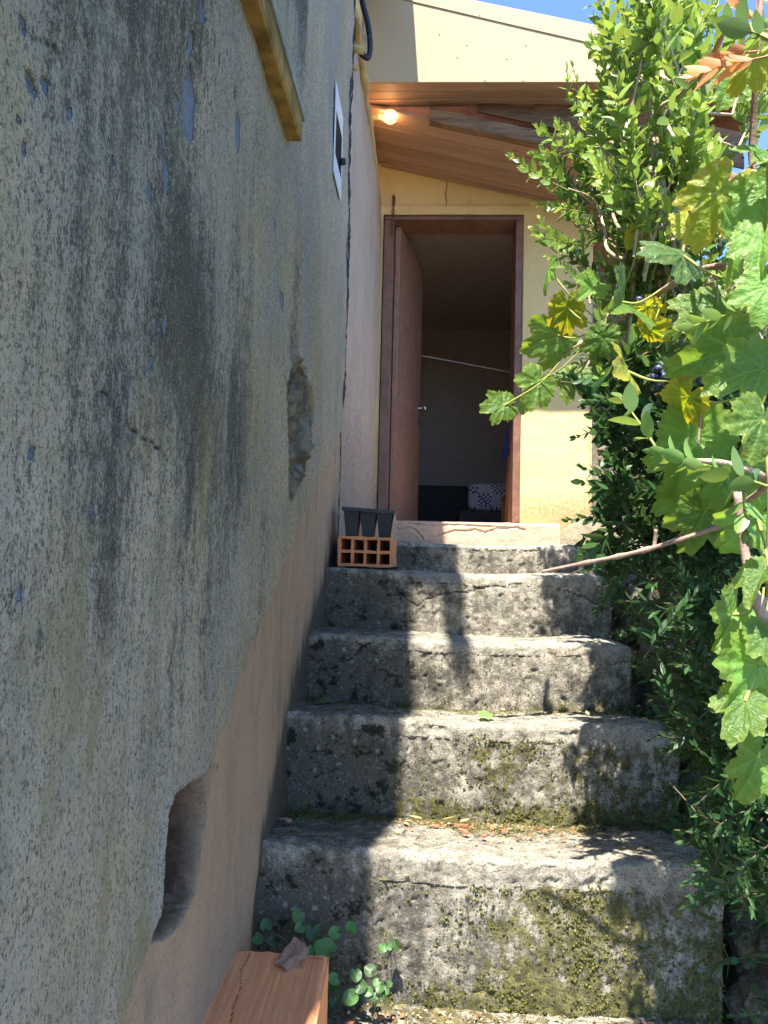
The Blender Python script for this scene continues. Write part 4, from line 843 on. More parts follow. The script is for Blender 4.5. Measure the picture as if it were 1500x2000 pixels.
def grow(fol, base, direc, length, pairs, leaf, protos, young0=0., young1=1., objs=None, mat=None, key='box', stem_r=.0016, ang=(62, 28), curve=.12, bare=.12):
    L, path = sprig(length, pairs, leaf, fr_, protos, ang=ang, curve=curve, base_bare=bare); Rm = frame_from(np.array(direc, float), fr_.normal(0, 1, 3)); base = np.array(base, float)
    for B, q, t in L:
        y = young0 + (young1 - young0) * t ** 1.6 * fr_.uniform(.7, 1.1); BB = Rm @ B; qq = Rm @ q + base
        if objs is not None: leaf_object(objs, protos, BB, qq, min(1, max(0, y)), mat, key)
        else: fol.put_leaf(protos[fr_.integers(len(protos))], BB, qq, y, fr_.random())
    pth = path @ Rm.T + base; fol.stem.tube([tuple(p) for p in pth], list(np.linspace(stem_r, stem_r * .45, len(pth))), 5, False)
    return pth
def in_poly(px, py, poly):
    return sdf_poly(np.array([[px, py]], float), [tuple(map(float, q)) for q in poly])[0] < 0

shrub = thing('box_shrub', 'tall leafy box shrub with pale twigs right of the yellow house', 'shrub', (.95, 2.0, .75))
FB = Foliage()
trunkpath = smooth_path([Vector((.98, 2.05, .70)), Vector((.93, 2.0, 1.2)), Vector((.86, 1.95, 1.7)), Vector((.80, 1.90, 2.1)), P(1300, 490, 1.85), P(1282, 455, 1.85), P(1252, 420, 1.85), P(1246, 395, 1.85), P(1262, 350, 1.85), P(1278, 300, 1.84), P(1284, 235, 1.83), P(1272, 180, 1.82), P(1258, 120, 1.80), P(1262, 40, 1.8), P(1270, -60, 1.8)])
mb = MB(); nT = len(trunkpath); mb.tube(trunkpath, [float(np.interp(k / nT, [0, .3, .42, .46, .62, 1], [.024, .019, .016, .012, .007, .003])) for k in range(nT)], 9); add('trunk', mb.mesh('trunk', True), M['bark'], shrub)
BR = [([Vector((.99, 2.15, 1.2)), P(1330, 620, 2.2), P(1318, 420, 2.2), P(1314, 330, 2.2), P(1312, 260, 2.2), P(1330, 120, 2.15), P(1338, 20, 2.1), P(1340, -60, 2.1)], .022, .006),
      ([trunkpath[24], P(1230, 470, 1.8), P(1195, 410, 1.95), P(1207, 345, 2.05), P(1190, 250, 2.1)], .006, .002), ([trunkpath[22], P(1200, 500, 1.9), P(1180, 445, 2.0), P(1160, 390, 2.05), P(1110, 368, 2.03)], .006, .002),
      ([trunkpath[26], P(1330, 410, 1.9), P(1370, 330, 1.9), P(1390, 250, 1.85)], .006, .002), ([P(1310, 260, 2.15), P(1290, 215, 1.6), P(1330, 185, 1.35), P(1390, 110, 1.15), P(1425, 50, 1.05), P(1500, 75, .95)], .005, .004),
      ([trunkpath[20], P(1400, 720, 1.5), P(1440, 600, 1.25), P(1480, 560, 1.1)], .006, .003), ([trunkpath[14], P(1440, 980, 1.2), P(1500, 940, 1.0), P(1420, 905, .98), P(1330, 900, .98)], .006, .003),
      ([trunkpath[28], P(1220, 300, 1.95), P(1170, 270, 2.05), P(1130, 230, 2.08)], .005, .002), ([trunkpath[10], P(1420, 900, 1.9), P(1400, 760, 1.9)], .008, .003)]
for pts, r0, r1 in BR:
    pp = smooth_path(pts, 5); mb = MB(); mb.tube(pp, list(np.linspace(r0, r1, len(pp))), 7); add('branch', mb.mesh('branch', True), M['bark'], shrub)
# shoots whose leaves can be told apart one by one
def shoot_px(a, b, pairs, leaf, objs=True, y0=.3, y1=1., **kw):
    A = P(*a); Bv = P(*b); d = Bv - A
    return grow(FB, A, d, d.length, pairs, leaf, BOXP, y0, y1, shrub if objs else None, M['box'], 'box', **kw)
NEAR = [((1110, 372, 2.03), (992, 318, 1.98), 9, .037), ((1150, 265, 2.06), (1074, 168, 2.02), 8, .035), ((1175, 420, 2.06), (1050, 400, 2.02), 8, .032), ((1160, 480, 2.04), (1044, 472, 2.00), 9, .035), ((1185, 360, 2.08), (1085, 262, 2.04), 8, .032), ((1165, 300, 2.08), (1128, 145, 2.04), 8, .033), ((1205, 260, 2.10), (1192, 145, 2.08), 7, .033),
        ((1500, 950, .86), (1400, 915, .90), 4, .036), ((1400, 915, .90), (1285, 885, .95), 6, .036), ((1290, 888, .95), (1208, 755, 1.0), 4, .040), ((1455, 960, .88), (1448, 1045, .90), 4, .030), ((1475, 600, 1.0), (1318, 640, 1.05), 5, .036), ((1510, 80, .92), (1395, 20, 1.0), 6, .038), ((1330, 190, 1.3), (1395, 100, 1.1), 4, .036), ((1300, 250, 1.45), (1330, 180, 1.35), 3, .036)]
for a, b, n_, lf in NEAR: shoot_px(a, b, n_, lf, True, .35 if a[2] > 1.2 else .25, .95 if a[2] > 1.2 else .5, ang=(58, 34), stem_r=.002)
UP = [(1010, 300), (1075, 190), (1150, 165), (1180, 110), (1205, 40), (1225, -40), (1540, -60), (1540, 560), (1440, 780), (1330, 820), (1240, 790), (1160, 700), (1120, 590), (1080, 480), (1105, 420), (1060, 370)]
GAP = [(1395, 215), (1440, 200), (1500, 180), (1520, 350), (1430, 330), (1400, 300)]
GAP2 = [(1195, -60), (1215, 60), (1180, 70), (900, 0), (900, -60)]
cen = P(1300, 480, 1.95)
nsp = 0; tries = 0; SB = MB()
while nsp < 88 and tries < 3000:
    tries += 1; px = fr_.uniform(1060, 1540); py = fr_.uniform(-40, 820)
    if not in_poly(px, py, UP) or in_poly(px, py, GAP): continue
    if px > 1400 and py < 420 and fr_.random() < .55: continue
    Y = fr_.uniform(1.98, 2.45) if px < 1200 else fr_.uniform(1.45, 2.3)
    q = P(px, py, Y); out = (q - cen); out = out / max(out.length, .05)
    d0 = Vector((out.x * .8, out.y * .35, .65 + .3 * out.z)) + Vector(fr_.normal(0, .22, 3))
    if px < 1200: d0 += Vector((-.35, -.1, 0))
    d0.normalize(); bl_ = fr_.uniform(.22, .36); b0 = q - d0 * bl_ * .75; bend = Vector(fr_.normal(0, .03, 3))
    path_ = smooth_path([b0, b0 + d0 * bl_ * .5 + bend, b0 + d0 * bl_], 4); SB.tube(path_, list(np.linspace(.0035, .0014, len(path_))), 5, False)
    yng = .18 + .35 * (py < 330) - .15 * (py > 560); ns = int(fr_.integers(7, 11)); lfs = fr_.uniform(.029, .041)
    for k in range(ns):
        t = .12 + .88 * k / (ns - 1); p_ = b0 + d0 * bl_ * t + bend * (1 - abs(2 * t - 1)); a_ = k * 2.4 + fr_.normal(0, .3)
        sdv = d0.orthogonal().normalized(); sdv = Quaternion(d0, a_) @ sdv; dd = d0 * (.75 + .6 * t) + sdv * (.85 * (1.05 - t)) + Vector((0, 0, .25)); dd.normalize(); ln = fr_.uniform(.07, .14) * (1.15 - .35 * t)
        grow(FB, p_, dd, ln, max(3, int(ln / (lfs * .48))), lfs * fr_.uniform(.9, 1.08), BOXP, max(0, yng - .15), yng + .65, ang=(60, 28))
    nsp += 1
    if fr_.random() < .6:
        t = trunkpath[int(np.clip(nT * (.30 + .6 * (1 - py / 820)), 12, nT - 4))]; mdl = (b0 + t) / 2 + Vector((0, 0, -.04)); SB.tube([t, mdl, b0], [.006, .005, .0034], 5, False)
add('side_branches', SB.mesh('side_branches', True), M['bark'], shrub, kind='stuff')
# tall light tips against the sky
for k in range(26):
    px = fr_.uniform(1205, 1380); a = (px + fr_.normal(0, 12), fr_.uniform(60, 230), fr_.uniform(1.7, 1.95)); b = (px + fr_.normal(-5, 22), a[1] - fr_.uniform(110, 170), a[2]); shoot_px(a, b, 11, .028, False, .35, 1.1, ang=(52, 24))
add('foliage', FB.mesh('foliage'), M['box'], shrub, kind='stuff'); add('twigs', FB.stem.mesh('twigs', True), M['shoot'], shrub, kind='stuff')

# dead spray at the top right
FD = Foliage(); dead = thing('dead_spray', 'dry orange brown leaf spray caught in the shrub at top right', 'leaf spray', P(1450, 90, 1.15))
for a, b, n_ in (((1500, 110, 1.05), (1375, 135, 1.12), 6), ((1500, 60, 1.1), (1440, 20, 1.12), 4), ((1480, 100, 1.08), (1420, 105, 1.12), 4)):
    A = P(*a); d = P(*b) - A; grow(FD, A, d, d.length, n_, .045, NARP, 0, 1, dead, M['deadspray'], 'dead', ang=(30, 15))
add('stem', FD.stem.mesh('stem', True), M['dry'], dead, kind='stuff')

# shaded narrow-leaved shrub below, and a darker thicket further back
low = thing('narrow_leaved_shrub', 'shaded narrow leaved shrub hanging beside the lower steps', 'shrub', (.95, 1.7, .55)); FL = Foliage()
LOWP = [(1165, 905), (1235, 800), (1540, 720), (1540, 1800), (1440, 1720), (1380, 1560), (1330, 1420), (1230, 1330), (1185, 1230), (1260, 1120), (1180, 1090)]
n_ = 0; tries = 0
while n_ < 520 and tries < 5000:
    tries += 1; px = fr_.uniform(1160, 1540); py = fr_.uniform(720, 1800)
    if not in_poly(px, py, LOWP): continue
    Y = fr_.uniform(1.3, 2.1) if py < 1350 else fr_.uniform(1.15, 1.75)
    q = P(px, py, Y)
    if q.x < (.46 if py < 1050 else .52): continue
    d = Vector((-.75, -.25, -.05)) + Vector(fr_.normal(0, .45, 3)); d.normalize(); ln = fr_.uniform(.10, .22); base = q - d * ln * .7
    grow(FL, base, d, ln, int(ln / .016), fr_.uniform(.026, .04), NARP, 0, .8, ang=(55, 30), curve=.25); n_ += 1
for cnt, bx, Yr, protos_ in ((170, (1165, 690, 1400, 1110), (1.45, 1.85), BOXP), (90, (1320, 1130, 1520, 1480), (1.25, 1.5), NARP), (60, (1380, 1480, 1520, 1750), (1.15, 1.4), NARP)):
    for k in range(cnt):
        px = fr_.uniform(bx[0], bx[2]); py = fr_.uniform(bx[1], bx[3]); q = P(px, py, fr_.uniform(*Yr))
        d = Vector((-.6, -.3, .1)) + Vector(fr_.normal(0, .5, 3)); d.normalize(); ln = fr_.uniform(.08, .18)
        grow(FL, q - d * ln * .75, d, ln, int(ln / .014), fr_.uniform(.024, .036), protos_, 0, .7, ang=(58, 30), curve=.2)
for k in range(95):                                     # shoots leaning over the broken ends of the steps
    y = fr_.uniform(1.45, 2.75); zt_ = float(np.interp(y, [1.45, 1.7, 2.03, 2.36, 2.7], [.62, .8, 1.05, 1.25, 1.45])); q = Vector((fr_.uniform(.60, .82), y, zt_ + fr_.uniform(-.12, .2)))
    d = Vector((-.65, -.35, .15)) + Vector(fr_.normal(0, .45, 3)); d.normalize(); ln = fr_.uniform(.08, .17)
    grow(FL, q - d * ln * .6, d, ln, int(ln / .015), fr_.uniform(.024, .036), NARP if k % 3 else BOXP, 0, .5, ang=(58, 30), curve=.25)
for a, b, k_, lf in (((1260, 930, 1.5), (1160, 940, 1.45), 6, .045), ((1250, 990, 1.45), (1150, 1080, 1.4), 6, .045), ((1290, 960, 1.5), (1200, 1060, 1.45), 5, .045), ((1320, 1180, 1.45), (1190, 1170, 1.5), 8, .032), ((1300, 1080, 1.6), (1235, 1000, 1.6), 7, .026), ((1360, 1250, 1.4), (1230, 1230, 1.5), 8, .032)):
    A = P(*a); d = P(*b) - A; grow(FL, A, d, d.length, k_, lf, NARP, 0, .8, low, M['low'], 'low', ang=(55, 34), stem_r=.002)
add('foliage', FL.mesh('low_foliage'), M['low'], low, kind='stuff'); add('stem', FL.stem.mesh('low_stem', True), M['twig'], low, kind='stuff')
mb = MB(); mb.tube(smooth_path([Vector((1.05, 1.8, .5)), Vector((.98, 1.75, .9)), P(1380, 1250, 1.6), P(1330, 1190, 1.55)]), [.012] * 3 + [.010] * 10 + [.006] * 6, 7); add('trunk', mb.mesh('low_trunk', True), M['bark'], low)
th = thing('dark_thicket', 'dark leafy thicket filling the slope behind the shrubs', 'thicket', (1.6, 3.2, 1.3)); FT = Foliage()
for k in range(520):
    x = fr_.uniform(.82, 2.9); y = fr_.uniform(2.2, 4.4); z = float(bank_z(x, y)) + fr_.uniform(.0, 1.25)
    if x < 1.25 and z > 1.95 and fr_.random() < .6: continue
    if x < 1.3 and y > 2.9 and z < 2.9: continue
    d = Vector((-.3, -.4, .5)) + Vector(fr_.normal(0, .45, 3)); d.normalize(); ln = fr_.uniform(.16, .3)
    grow(FT, (x, y, z), d, ln, int(ln / .024), fr_.uniform(.035, .055), BOXP, 0, .6, stem_r=.003)
add('foliage', FT.mesh('thicket_foliage'), M['box'], th, kind='stuff'); add('stem', FT.stem.mesh('thicket_stem', True), M['twig'], th, kind='stuff')

# grapevine
def vine_leaf(seed, lobes=1.0):
    g = np.random.default_rng(seed); nA, nR = 168, 20
    dirs = np.radians([90, 42, 138, -8, 188]) + g.normal(0, .06, 5); lens = np.array([1.0, .86, .86, .62, .62]) * g.uniform(.92, 1.08, 5)
    th = np.linspace(-math.pi / 2, 1.5 * math.pi, nA, endpoint=False) + .0001; r = np.zeros(nA)
    for a, l in zip(dirs, lens):
        dd = np.angle(np.exp(1j * (th - a))); r = np.maximum(r, l * np.exp(-(np.abs(dd) / .52) ** 2.2 * (.62 * lobes)))
    base = np.angle(np.exp(1j * (th + math.pi / 2))); r = np.maximum(r, .60) ; r *= 1 - .72 * np.exp(-(base / .20) ** 2)
    r *= 1 + .085 * np.abs(((np.arange(nA) * .1488 + g.random()) % 1) - .5) * 2 * (1 + .6 * g.random(nA)) - .03
    ring = np.linspace(0, 1, nR + 1)[1:] ** .9; V = [(0, 0, 0)]
    for q in ring:
        for a, rr in zip(th, r): V.append((q * rr * math.cos(a), q * rr * math.sin(a), 0))
    V = np.array(V); xy = V[:, :2]; vein = np.zeros(len(V)); dmin = np.full(len(V), 9.)
    for a, l in zip(dirs, lens):
        e = np.array([math.cos(a), math.sin(a)]) * l; d = seg_dist(xy, (0, 0), e); dmin = np.minimum(dmin, d); vein = np.maximum(vein, 1 - sstep(.006, .030, d))
        for t in (.3, .5, .7):
            for sg in (-1, 1):
                b2 = e * t; e2 = b2 + np.array([math.cos(a + sg * .75), math.sin(a + sg * .75)]) * .30 * l; vein = np.maximum(vein, .7 * (1 - sstep(.004, .020, seg_dist(xy, b2, e2))))
    rad = np.linalg.norm(xy, axis=1)
    z = .20 * np.minimum(dmin, .25) - .16 * rad ** 2 + .05 * fbm(V, 3.2, 3, seed) + .10 * g.normal() * xy[:, 0] * xy[:, 1] - .18 * np.clip(xy[:, 1], 0, 2) ** 2 * g.random() + abs(xy[:, 0]) * g.uniform(-.25, .55) + .25 * g.normal() * xy[:, 0] * rad
    V[:, 2] = z + .02 * np.sin(th[np.r_[0, np.tile(np.arange(nA), nR)]] * 14 + seed) * rad
    F3 = np.array([(0, 1 + k, 1 + (k + 1) % nA) for k in range(nA)]); F4 = []
    for i in range(nR - 1):
        for k in range(nA): F4.append((1 + i * nA + k, 1 + (i + 1) * nA + k, 1 + (i + 1) * nA + (k + 1) % nA, 1 + i * nA + (k + 1) % nA))
    edge = np.concatenate([[0], np.repeat(ring, nA)])
    V[:, 1] -= 0; return V, F3, np.array(F4), vein, edge
VL = {}
def vmesh(var, mat):
    if (var, mat) not in VL:
        V, F3, F4, ve, ed = vine_leaf(400 + 13 * var, .8 + .15 * (var % 3)); VL[(var, mat)] = mesh_np('vine_leaf', V, [F3, F4], dict(vein=ve, edge=ed)); VL[(var, mat)].materials.append(M[mat])
    return VL[(var, mat)]
vine = thing('grapevine', 'grapevine with large lobed leaves and dark grapes hanging over the stairs', 'vine', (1.1, 1.0, .3))
def place_vleaf(px, py, Y, size, ang, pitch=0, roll=0, mat='vine', var=None, parent=vine, pet=None):
    """ang: way the tip points as seen from the stairs; pitch: nod of the tip towards the viewer; roll: turn about the midrib"""
    q = P(px, py, Y); a = R(ang); t = Vector((math.cos(a), 0, math.sin(a))); n = Vector((0, -1, 0)); s = t.cross(n)
    m = Matrix((s, t, n)).transposed()
    m = m @ Matrix.Rotation(R(roll), 3, 'Y') @ Matrix.Rotation(R(pitch), 3, 'X')
    if var is None: var = random.randrange(11)
    sc = size / 1500 * Y * .5 * random.uniform(.85, 1.12)
    o = add('leaf', vmesh(var, mat), None, parent, q, m.to_quaternion(), (sc * random.uniform(.85, 1.12), sc, sc)); return q, m @ Vector((0, -1, 0)) * sc * .2
LEAVES = [ # px, py, distance, apparent width, tip direction, pitch, roll, material
 (985, 792, 1.82, 105, 200, 30, 20, 'vine'), (1052, 745, 1.84, 150, 235, 25, -15, 'vine'), (1090, 655, 1.84, 150, 200, 20, -20, 'vine'), (1122, 735, 1.88, 110, 250, 15, 40, 'vine'), (1072, 525, 1.80, 95, 255, 5, 68, 'vine'), (1108, 600, 1.80, 115, 265, -25, 20, 'vyel'),
 (1215, 590, 1.45, 190, 215, 70, 0, 'vine'), (1335, 500, 1.15, 235, 205, 38, 10, 'vspot'), (1440, 455, 1.05, 220, 250, 30, -25, 'vine'), (1490, 470, 1.0, 200, 265, 20, 35, 'vine'), (1225, 725, 1.35, 170, 205, 74, 0, 'vyel'), (1410, 375, 1.15, 190, 230, -20, 20, 'vyel'), (1470, 120, 1.1, 150, 240, -15, 10, 'vyel'), (1335, 445, 1.4, 90, 90, 0, 10, 'vyel'),
 (1430, 680, 1.15, 230, 200, -10, 0, 'vine'), (1490, 720, 1.05, 220, 200, 20, 20, 'vine'), (1350, 850, 1.25, 260, 260, -12, 0, 'vine'), (1345, 775, 1.2, 150, 225, -60, 20, 'vyel'), (1490, 820, .98, 190, 250, 20, -10, 'vine'), (1265, 600, 1.5, 85, 300, -30, 30, 'vyel'), (1265, 640, 1.5, 95, 10, 62, 0, 'vyel'),
 (1432, 1200, .98, 210, 235, 30, 5, 'vine'), (1480, 1300, .92, 240, 230, 35, -20, 'vine'), (1455, 1370, .90, 190, 245, 35, 25, 'vine'), (1500, 1240, .9, 150, 280, 25, 10, 'vine'), (1330, 965, 1.3, 170, 260, -25, 10, 'vine'), (1430, 150, 1.25, 130, 250, 15, 0, 'vine'), (1490, 380, 1.05, 170, 200, -15, 30, 'vine'),
 (1500, 560, .98, 190, 260, 20, 10, 'vine'), (1395, 600, 1.3, 170, 215, 10, 0, 'vine'), (1250, 470, 1.7, 110, 60, 10, 30, 'vyel'), (1430, 900, 1.2, 210, 250, -10, 10, 'vine'), (1480, 1010, 1.1, 190, 230, -15, 0, 'vine'), (1180, 660, 1.7, 110, 250, -20, 20, 'vine'), (1290, 690, 1.6, 120, 230, -20, 10, 'vine'), (1160, 560, 1.75, 100, 230, 30, 10, 'vine'), (1375, 1000, 1.25, 170, 250, -15, -10, 'vine'),
 (1500, 300, 1.0, 130, 180, 20, 40, 'vine'), (1480, 1480, .95, 170, 245, 10, 0, 'vine'), (1490, 1120, .9, 130, 260, 40, 50, 'vine')]
for k in range(85):                                     # the rest of the vine, past the right edge, added to shade the steps
    x = random.uniform(.50, 1.15); y = random.uniform(.75, 1.45); z = random.uniform(1.15, 2.6)
    if y / x > 1500 / 590 * .96: continue
    px = 830 + 1500 * x / y
    if px < 1500: continue
    d_ = Vector((x, y, z - EYE)); cc = CAMR.transposed() @ d_; LEAVES.append((750 - 1500 * cc.x / cc.z, 1000 + 1500 * cc.y / cc.z, y, 1500 * random.uniform(.11, .16) / y, random.uniform(200, 290), random.uniform(-20, 60), random.uniform(-40, 40), 'vine' if random.random() < .85 else 'vyel'))
for k in range(120):                                     # vine canopy out of the frame, added to shade the right side below
    x = random.uniform(.50, 1.2); y = random.uniform(.1, 1.0); z = random.uniform(2.4, 2.75)
    d_ = Vector((x, y, z - EYE)); cc = CAMR.transposed() @ d_; LEAVES.append((750 - 1500 * cc.x / cc.z, 1000 + 1500 * cc.y / cc.z, y, 1500 * random.uniform(.12, .17) / y, random.uniform(200, 340), random.uniform(40, 80), random.uniform(-25, 25), 'vine'))
hub = [P(1180, 640, 1.78), P(1300, 560, 1.5), P(1400, 520, 1.3), P(1480, 560, 1.15), P(1500, 760, 1.15), P(1500, 1100, 1.0), P(1460, 330, 1.2), P(1480, 90, 1.15), P(1380, 740, 1.3)]
pm = MB()
for (px, py, Y, w, a, pi_, ro, mt_) in LEAVES:
    q, off = place_vleaf(px, py, Y, w, a, pi_ + random.gauss(0, 4), ro + random.gauss(0, 5), mt_)
    h = min(hub, key=lambda k: (k - q).length); d = h - q
    if d.length > .16: h = q + d.normalized() * .16
    pm.tube(smooth_path([q, q + d * .35 + Vector((0, -.01, -.015)), h], 4), [.0024] * 4 + [.0018] * 5, 6, False)
add('petioles', pm.mesh('petioles', True), M['petiole'], vine, kind='stuff')
def cane(pts, r0, r1, nodes=()):
    pp = smooth_path([P(*p) for p in pts], 6); b = MB(); rr = []
    for k in range(len(pp)):
        f = k / (len(pp) - 1); r = r0 + (r1 - r0) * f
        for nd_ in nodes: r *= 1 + .55 * math.exp(-((f - nd_) / .018) ** 2)
        rr.append(r)
    b.tube(pp, rr, 9); return add('cane', b.mesh('cane', True), M['cane'], vine)
cane([(1058, 1117, 1.36), (1100, 1108, 1.35), (1160, 1096, 1.33), (1215, 1085, 1.31), (1275, 1070, 1.29), (1330, 1053, 1.27), (1380, 1037, 1.25), (1440, 1012, 1.22), (1520, 970, 1.18)], .0030, .0043, (.22, .36, .47, .62, .8))
cane([(1276, 1072, 1.29), (1279, 1058, 1.29), (1281, 1034, 1.285)], .0034, .0030)
cane([(1440, 960, .96), (1452, 1060, .96), (1462, 1110, .95), (1475, 1165, .94), (1500, 1225, .92), (1540, 1290, .9)], .0048, .0075, (.62, .64))
cane([(1620, 1500, 1.0), (1590, 1100, 1.05), (1540, 800, 1.12), (1490, 580, 1.15), (1400, 520, 1.3), (1290, 570, 1.5), (1180, 645, 1.78), (1100, 690, 1.85)], .010, .0022, (.3, .5, .7))
cane([(1490, 580, 1.15), (1470, 330, 1.2), (1480, 100, 1.15), (1490, -60, 1.15)], .006, .004, (.4,))
cane([(1372, 780, 1.2), (1366, 840, 1.2), (1364, 870, 1.2)], .0022, .0018)
gm = MB(); gm.ico((0, 0, 0), 1, 2); gmesh = gm.mesh('grape', True); gmesh.materials.append(M['grape'])
def bunch(px, py, Y, n, w, h):
    c0 = P(px, py, Y); b = MB(); b.tube([c0 + Vector((0, .01, h * .6)), c0 + Vector((0, .005, h * .2)), c0 - Vector((0, 0, h * .5))], .002, 5); o = add('grape_bunch', b.mesh('bunch_stem', True), M['petiole'], vine)
    for k in range(n):
        t = random.random(); rad = w * (1 - .6 * t) * random.random() ** .4; a = random.random() * 6.28; add('grape', gmesh, None, o, c0 + Vector((rad * math.cos(a), rad * math.sin(a) * .8, h * (.4 - t))), None, random.uniform(.0072, .0088))
bunch(1288, 735, 1.42, 9, .018, .035); bunch(1405, 880, 1.28, 22, .032, .07); bunch(1252, 590, 1.55, 3, .008, .015); bunch(1370, 738, 1.3, 3, .008, .015)

# ------------------------------------------------------------------ weeds, fallen leaves and chips
def heart(seed):
    g = np.random.default_rng(seed); V = [(0, .15, 0)]; n = 28; rings = (.5, 1.0)
    for q in rings:
        for k in range(n):
            a = 2 * math.pi * k / n; r = .5 * (1 - .45 * math.exp(-(np.angle(np.exp(1j * (a + 1.571))) / .28) ** 2)) * (1 + .12 * math.exp(-(np.angle(np.exp(1j * (a - 1.571))) / .3) ** 2)); V.append((q * r * math.cos(a), q * r * math.sin(a) + .15, .10 * q * q + .03 * math.sin(3 * a) * q))
    F3 = np.array([(0, 1 + k, 1 + (k + 1) % n) for k in range(n)]); F4 = np.array([(1 + k, 1 + n + k, 1 + n + (k + 1) % n, 1 + (k + 1) % n) for k in range(n)])
    me = mesh_np('heart', np.array(V), [F3, F4]); me.materials.append(M['weed']); return me
HT = [heart(k) for k in range(3)]
def weed(label, spots, root):
    w = thing('violet_plant', label, 'weed', root, 'violets growing at the foot of the lowest riser'); sm_ = MB()
    for (px, py, Y, size) in spots:
        q = P(px, py, Y); sc = size / 1500 * Y; n = Vector((random.gauss(0, .35), -.75, .75 + random.gauss(0, .2))).normalized(); m = n.to_track_quat('Z', 'Y') @ Quaternion((0, 0, 1), random.random() * 6.28)
        add('leaf', random.choice(HT), None, w, q, m, sc * .72); r = Vector(root); sm_.tube(smooth_path([r, (r + q) / 2 + Vector((0, .01, .02)), q], 4), .0008, 5, False)
    add('stem', sm_.mesh('weed_stem', True), M['weedstem'], w, kind='stuff'); return w
Yw = 1.655
weed('clump of dark heart shaped violet leaves behind the orange brick', [(520, 1812, Yw, 34), (500, 1832, Yw - .02, 32), (533, 1838, Yw, 26), (585, 1785, Yw, 36), (590, 1808, Yw, 30), (612, 1815, Yw, 42), (658, 1822, Yw, 34), (684, 1817, Yw, 34), (640, 1860, Yw - .03, 58), (600, 1855, Yw - .03, 38), (655, 1912, Yw - .04, 32), (640, 1925, Yw - .04, 36), (694, 1900, Yw - .04, 34), (700, 1928, Yw - .05, 36), (690, 1945, Yw - .06, 42), (652, 1955, Yw - .06, 26), (478, 1850, Yw - .03, 26)], (-.16, 1.66, .61))
weed('small sunlit violet sprig on the mossy riser', [(747, 1848, Yw, 24), (772, 1852, Yw, 34), (758, 1846, Yw, 20)], (-.06, 1.685, .74))
weed('bright pale violet cluster at the shadow edge by the riser foot', [(727, 1898, Yw - .03, 34), (716, 1935, Yw - .05, 26), (732, 1946, Yw - .05, 24), (745, 1928, Yw - .05, 26), (752, 1940, Yw - .05, 24), (738, 1918, Yw - .04, 22), (746, 1952, Yw - .06, 18), (757, 1922, Yw - .04, 20)], (-.085, 1.62, .61))

def crumple(seed, n=9):
    g = np.random.default_rng(seed); us = np.linspace(-1, 1, n * 2); vs = np.linspace(-1, 1, n * 2); U, V_ = np.meshgrid(us, vs, indexing='ij'); p = np.stack([U.ravel(), V_.ravel(), 0 * U.ravel()], -1)
    z = .45 * fbm(p, .8, 3, seed) + .18 * p[:, 0] ** 2 * g.uniform(.3, .9); r = np.maximum(np.abs(p[:, 0]), np.abs(p[:, 1])); k = 1 - .25 * (np.hypot(p[:, 0], p[:, 1]) - 1).clip(0) + .12 * fbm(p, 2, 2, seed + 3)
    return mesh_np('dry_leaf', np.stack([p[:, 0] * k * .8, p[:, 1] * k * .6, z + .3], -1), grid_faces(n * 2, n * 2))
add('dry_leaf', crumple(31), M['dry'], None, Vector((P(570, 1862, 1.47).x, 1.475, .795)), Euler((R(18), R(-25), R(48))).to_quaternion(), .036, label='curled dry brown leaf lying on the orange brick', cat='leaf')
add('dry_leaf', crumple(44), M['dry'], None, P(556, 1596, 1.86) + Vector((0, 0, -.012)), Euler((.2, .1, 1.0)).to_quaternion(), .022, label='small crumpled brown leaf in the shaded corner of a step', cat='leaf')
add('fallen_leaf', vmesh(2, 'fallen'), None, None, Vector((P(632, 1378, 2.28).x, 2.27, 1.128)), Euler((.08, .05, .7)).to_quaternion(), .045, label='flat grey green vine leaf fallen on the shaded step', cat='leaf')
add('fallen_leaf', vmesh(4, 'fallen'), None, None, Vector((P(950, 1396, 2.12).x, 2.12, 1.137)), Euler((-.05, .06, 2.4)).to_quaternion(), .03, label='flat green leaf fallen on the sunlit step nosing', cat='leaf')
add('ivy_sprig', HT[0], None, None, P(577, 1366, 2.30), Euler((.9, 0, .4)).to_quaternion(), .035, label='single small green leaf sprouting where step meets wall', cat='weed')
def chip_mesh(seed, flat=.25):
    g = np.random.default_rng(seed); n = g.integers(5, 8); a = np.sort(g.random(n) * 6.283); r = g.uniform(.55, 1, n); b = MB(); b.prism([(r_ * math.cos(t), r_ * math.sin(t) * .75) for r_, t in zip(r, a)], 2, 0, flat); return b.mesh('chip', jitter=.05)
CH = [chip_mesh(k, .22) for k in range(6)]; CHP = [chip_mesh(k + 20, .3) for k in range(5)]
for me in CH: me.materials.append(M['chip'])
for me in CHP: me.materials.append(M['pale'])
def straw_mesh(k):
    V, F3, F4 = leaf_proto(.3 + .05 * k, .3, -.15); me = mesh_np('straw', V, [np.array(F3), np.array(F4)]); me.materials.append(M['straw']); return me
SW = [straw_mesh(k) for k in range(3)]
def tread_z(i, y): yr, zb, zt, yb, zbk = ST[i][:5]; return zt + (zbk - zt) * (y - yr) / (yb - yr)
def scatter(name, meshes, n, xr, yr, i, smin, smax, label, cat, group, rise=.0):
    for k in range(n):
        x = random.uniform(*xr); y = random.uniform(*yr); s = random.uniform(smin, smax)
        add(name, random.choice(meshes), None, None, (x, y, tread_z(i, y) - .004 + rise), Euler((random.gauss(0, .15), random.gauss(0, .15), random.random() * 6.28)).to_quaternion(), s, label=label, cat=cat, group=group)
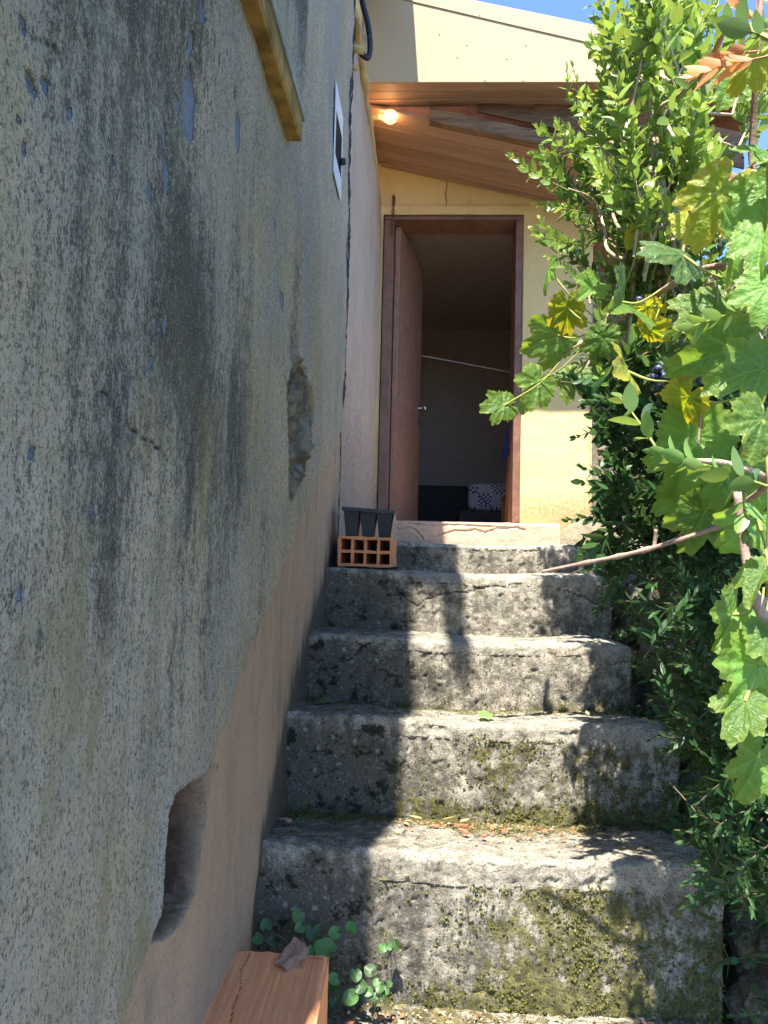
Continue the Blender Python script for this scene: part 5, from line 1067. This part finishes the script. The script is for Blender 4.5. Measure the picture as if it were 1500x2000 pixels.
for px, py, s, lb in ((908, 1604, .021, 'largest terracotta chip among the crumbs on the mossy step'), (905, 1624, .017, 'flat terracotta chip just below the largest one on the mossy step'), (683, 1980, .017, 'reddish terracotta chip beside the violets at the bottom')):
    y = 1.93 if py == 1604 else 1.87 if py == 1624 else 1.60; q = P(px, py, y); add('terracotta_chip', CH[k % 6 if False else 1], None, None, (q.x, y, (tread_z(3, y) if py < 1700 else .612)), Euler((.2, .1, px)).to_quaternion(), s, label=lb, cat='chip')
ORD = ['first', 'second', 'third', 'fourth', 'fifth', 'sixth', 'seventh', 'eighth', 'ninth', 'tenth']
def row(name, meshes, n, xr, yr, i, smin, smax, label, cat, group, rise=.006):
    for k in range(n):
        x = xr[0] + (xr[1] - xr[0]) * (k + random.uniform(.15, .85)) / n; y = random.uniform(*yr)
        add(name, random.choice(meshes), None, None, (x, y, tread_z(i, y) - .004 + rise), Euler((random.gauss(0, .15), random.gauss(0, .15), random.random() * 6.28)).to_quaternion(), random.uniform(smin, smax), label=label % ORD[k], cat=cat, group=group)
row('terracotta_chip', CH, 8, (.02, .36), (1.82, 1.95), 3, .008, .012, '%s small terracotta chip from the left on the sunlit mossy step', 'chip', 'terracotta chips on the mossy step', .002)
row('terracotta_chip', CH, 5, (-.12, .03), (1.58, 1.66), 2, .008, .012, '%s terracotta chip from the left at the riser foot by the violets', 'chip', 'terracotta chips at the foot of the stairs', .002)
row('straw_leaf', SW, 6, (-.06, .13), (1.92, 1.99), 3, .026, .04, '%s straw coloured leaf from the shadow edge on the mossy step', 'leaf', 'straw leaves on the mossy step')
row('straw_leaf', SW, 10, (-.04, .6), (1.55, 1.67), 2, .02, .036, '%s dry straw leaf from the left at the foot of the lowest riser', 'leaf', 'straw leaves at the foot of the stairs')
row('straw_leaf', SW, 6, (.1, .6), (2.1, 2.3), 4, .018, .03, '%s dry leaf from the left on the step bearing leaf shadows', 'leaf', 'dry leaves on the middle step')
row('straw_leaf', SW, 5, (.32, .62), (1.76, 1.98), 3, .02, .03, '%s dry leaf from the left in the shade of the mossy step', 'leaf', 'dry leaves in the shade')
def litter(name, meshes, n, xr, yr, i, smin, smax, mat):
    b = MB()
    for k in range(n):
        me = random.choice(meshes); y = random.uniform(*yr) if random.random() < .4 else yr[1] - abs(random.gauss(0, .04)); x = random.uniform(*xr); s_ = random.uniform(smin, smax); q = Euler((random.gauss(0, .3), random.gauss(0, .3), random.random() * 6.28)).to_matrix()
        b.put([q @ (v.co * s_) + Vector((x, y, tread_z(i, y) - .002)) for v in me.vertices], [tuple(p.vertices) for p in me.polygons])
    return add(name, b.mesh(name), M[mat], None, kind='stuff', label='tiny ' + ('terracotta' if mat == 'chip' else 'pale mortar') + ' crumbs strewn on the ' + ('mossy step' if i == 3 else 'ground before the lowest riser'), cat='litter')
litter('crumbs', CH, 90, (-.05, .42), (1.78, 1.98), 3, .002, .007, 'chip'); litter('crumbs', CHP, 90, (-.05, .45), (1.78, 1.99), 3, .0015, .005, 'pale')
litter('crumbs', CH, 60, (-.14, .5), (1.52, 1.68), 2, .0015, .006, 'chip'); litter('crumbs', CHP, 240, (-.14, .62), (1.5, 1.69), 2, .0015, .006, 'pale')
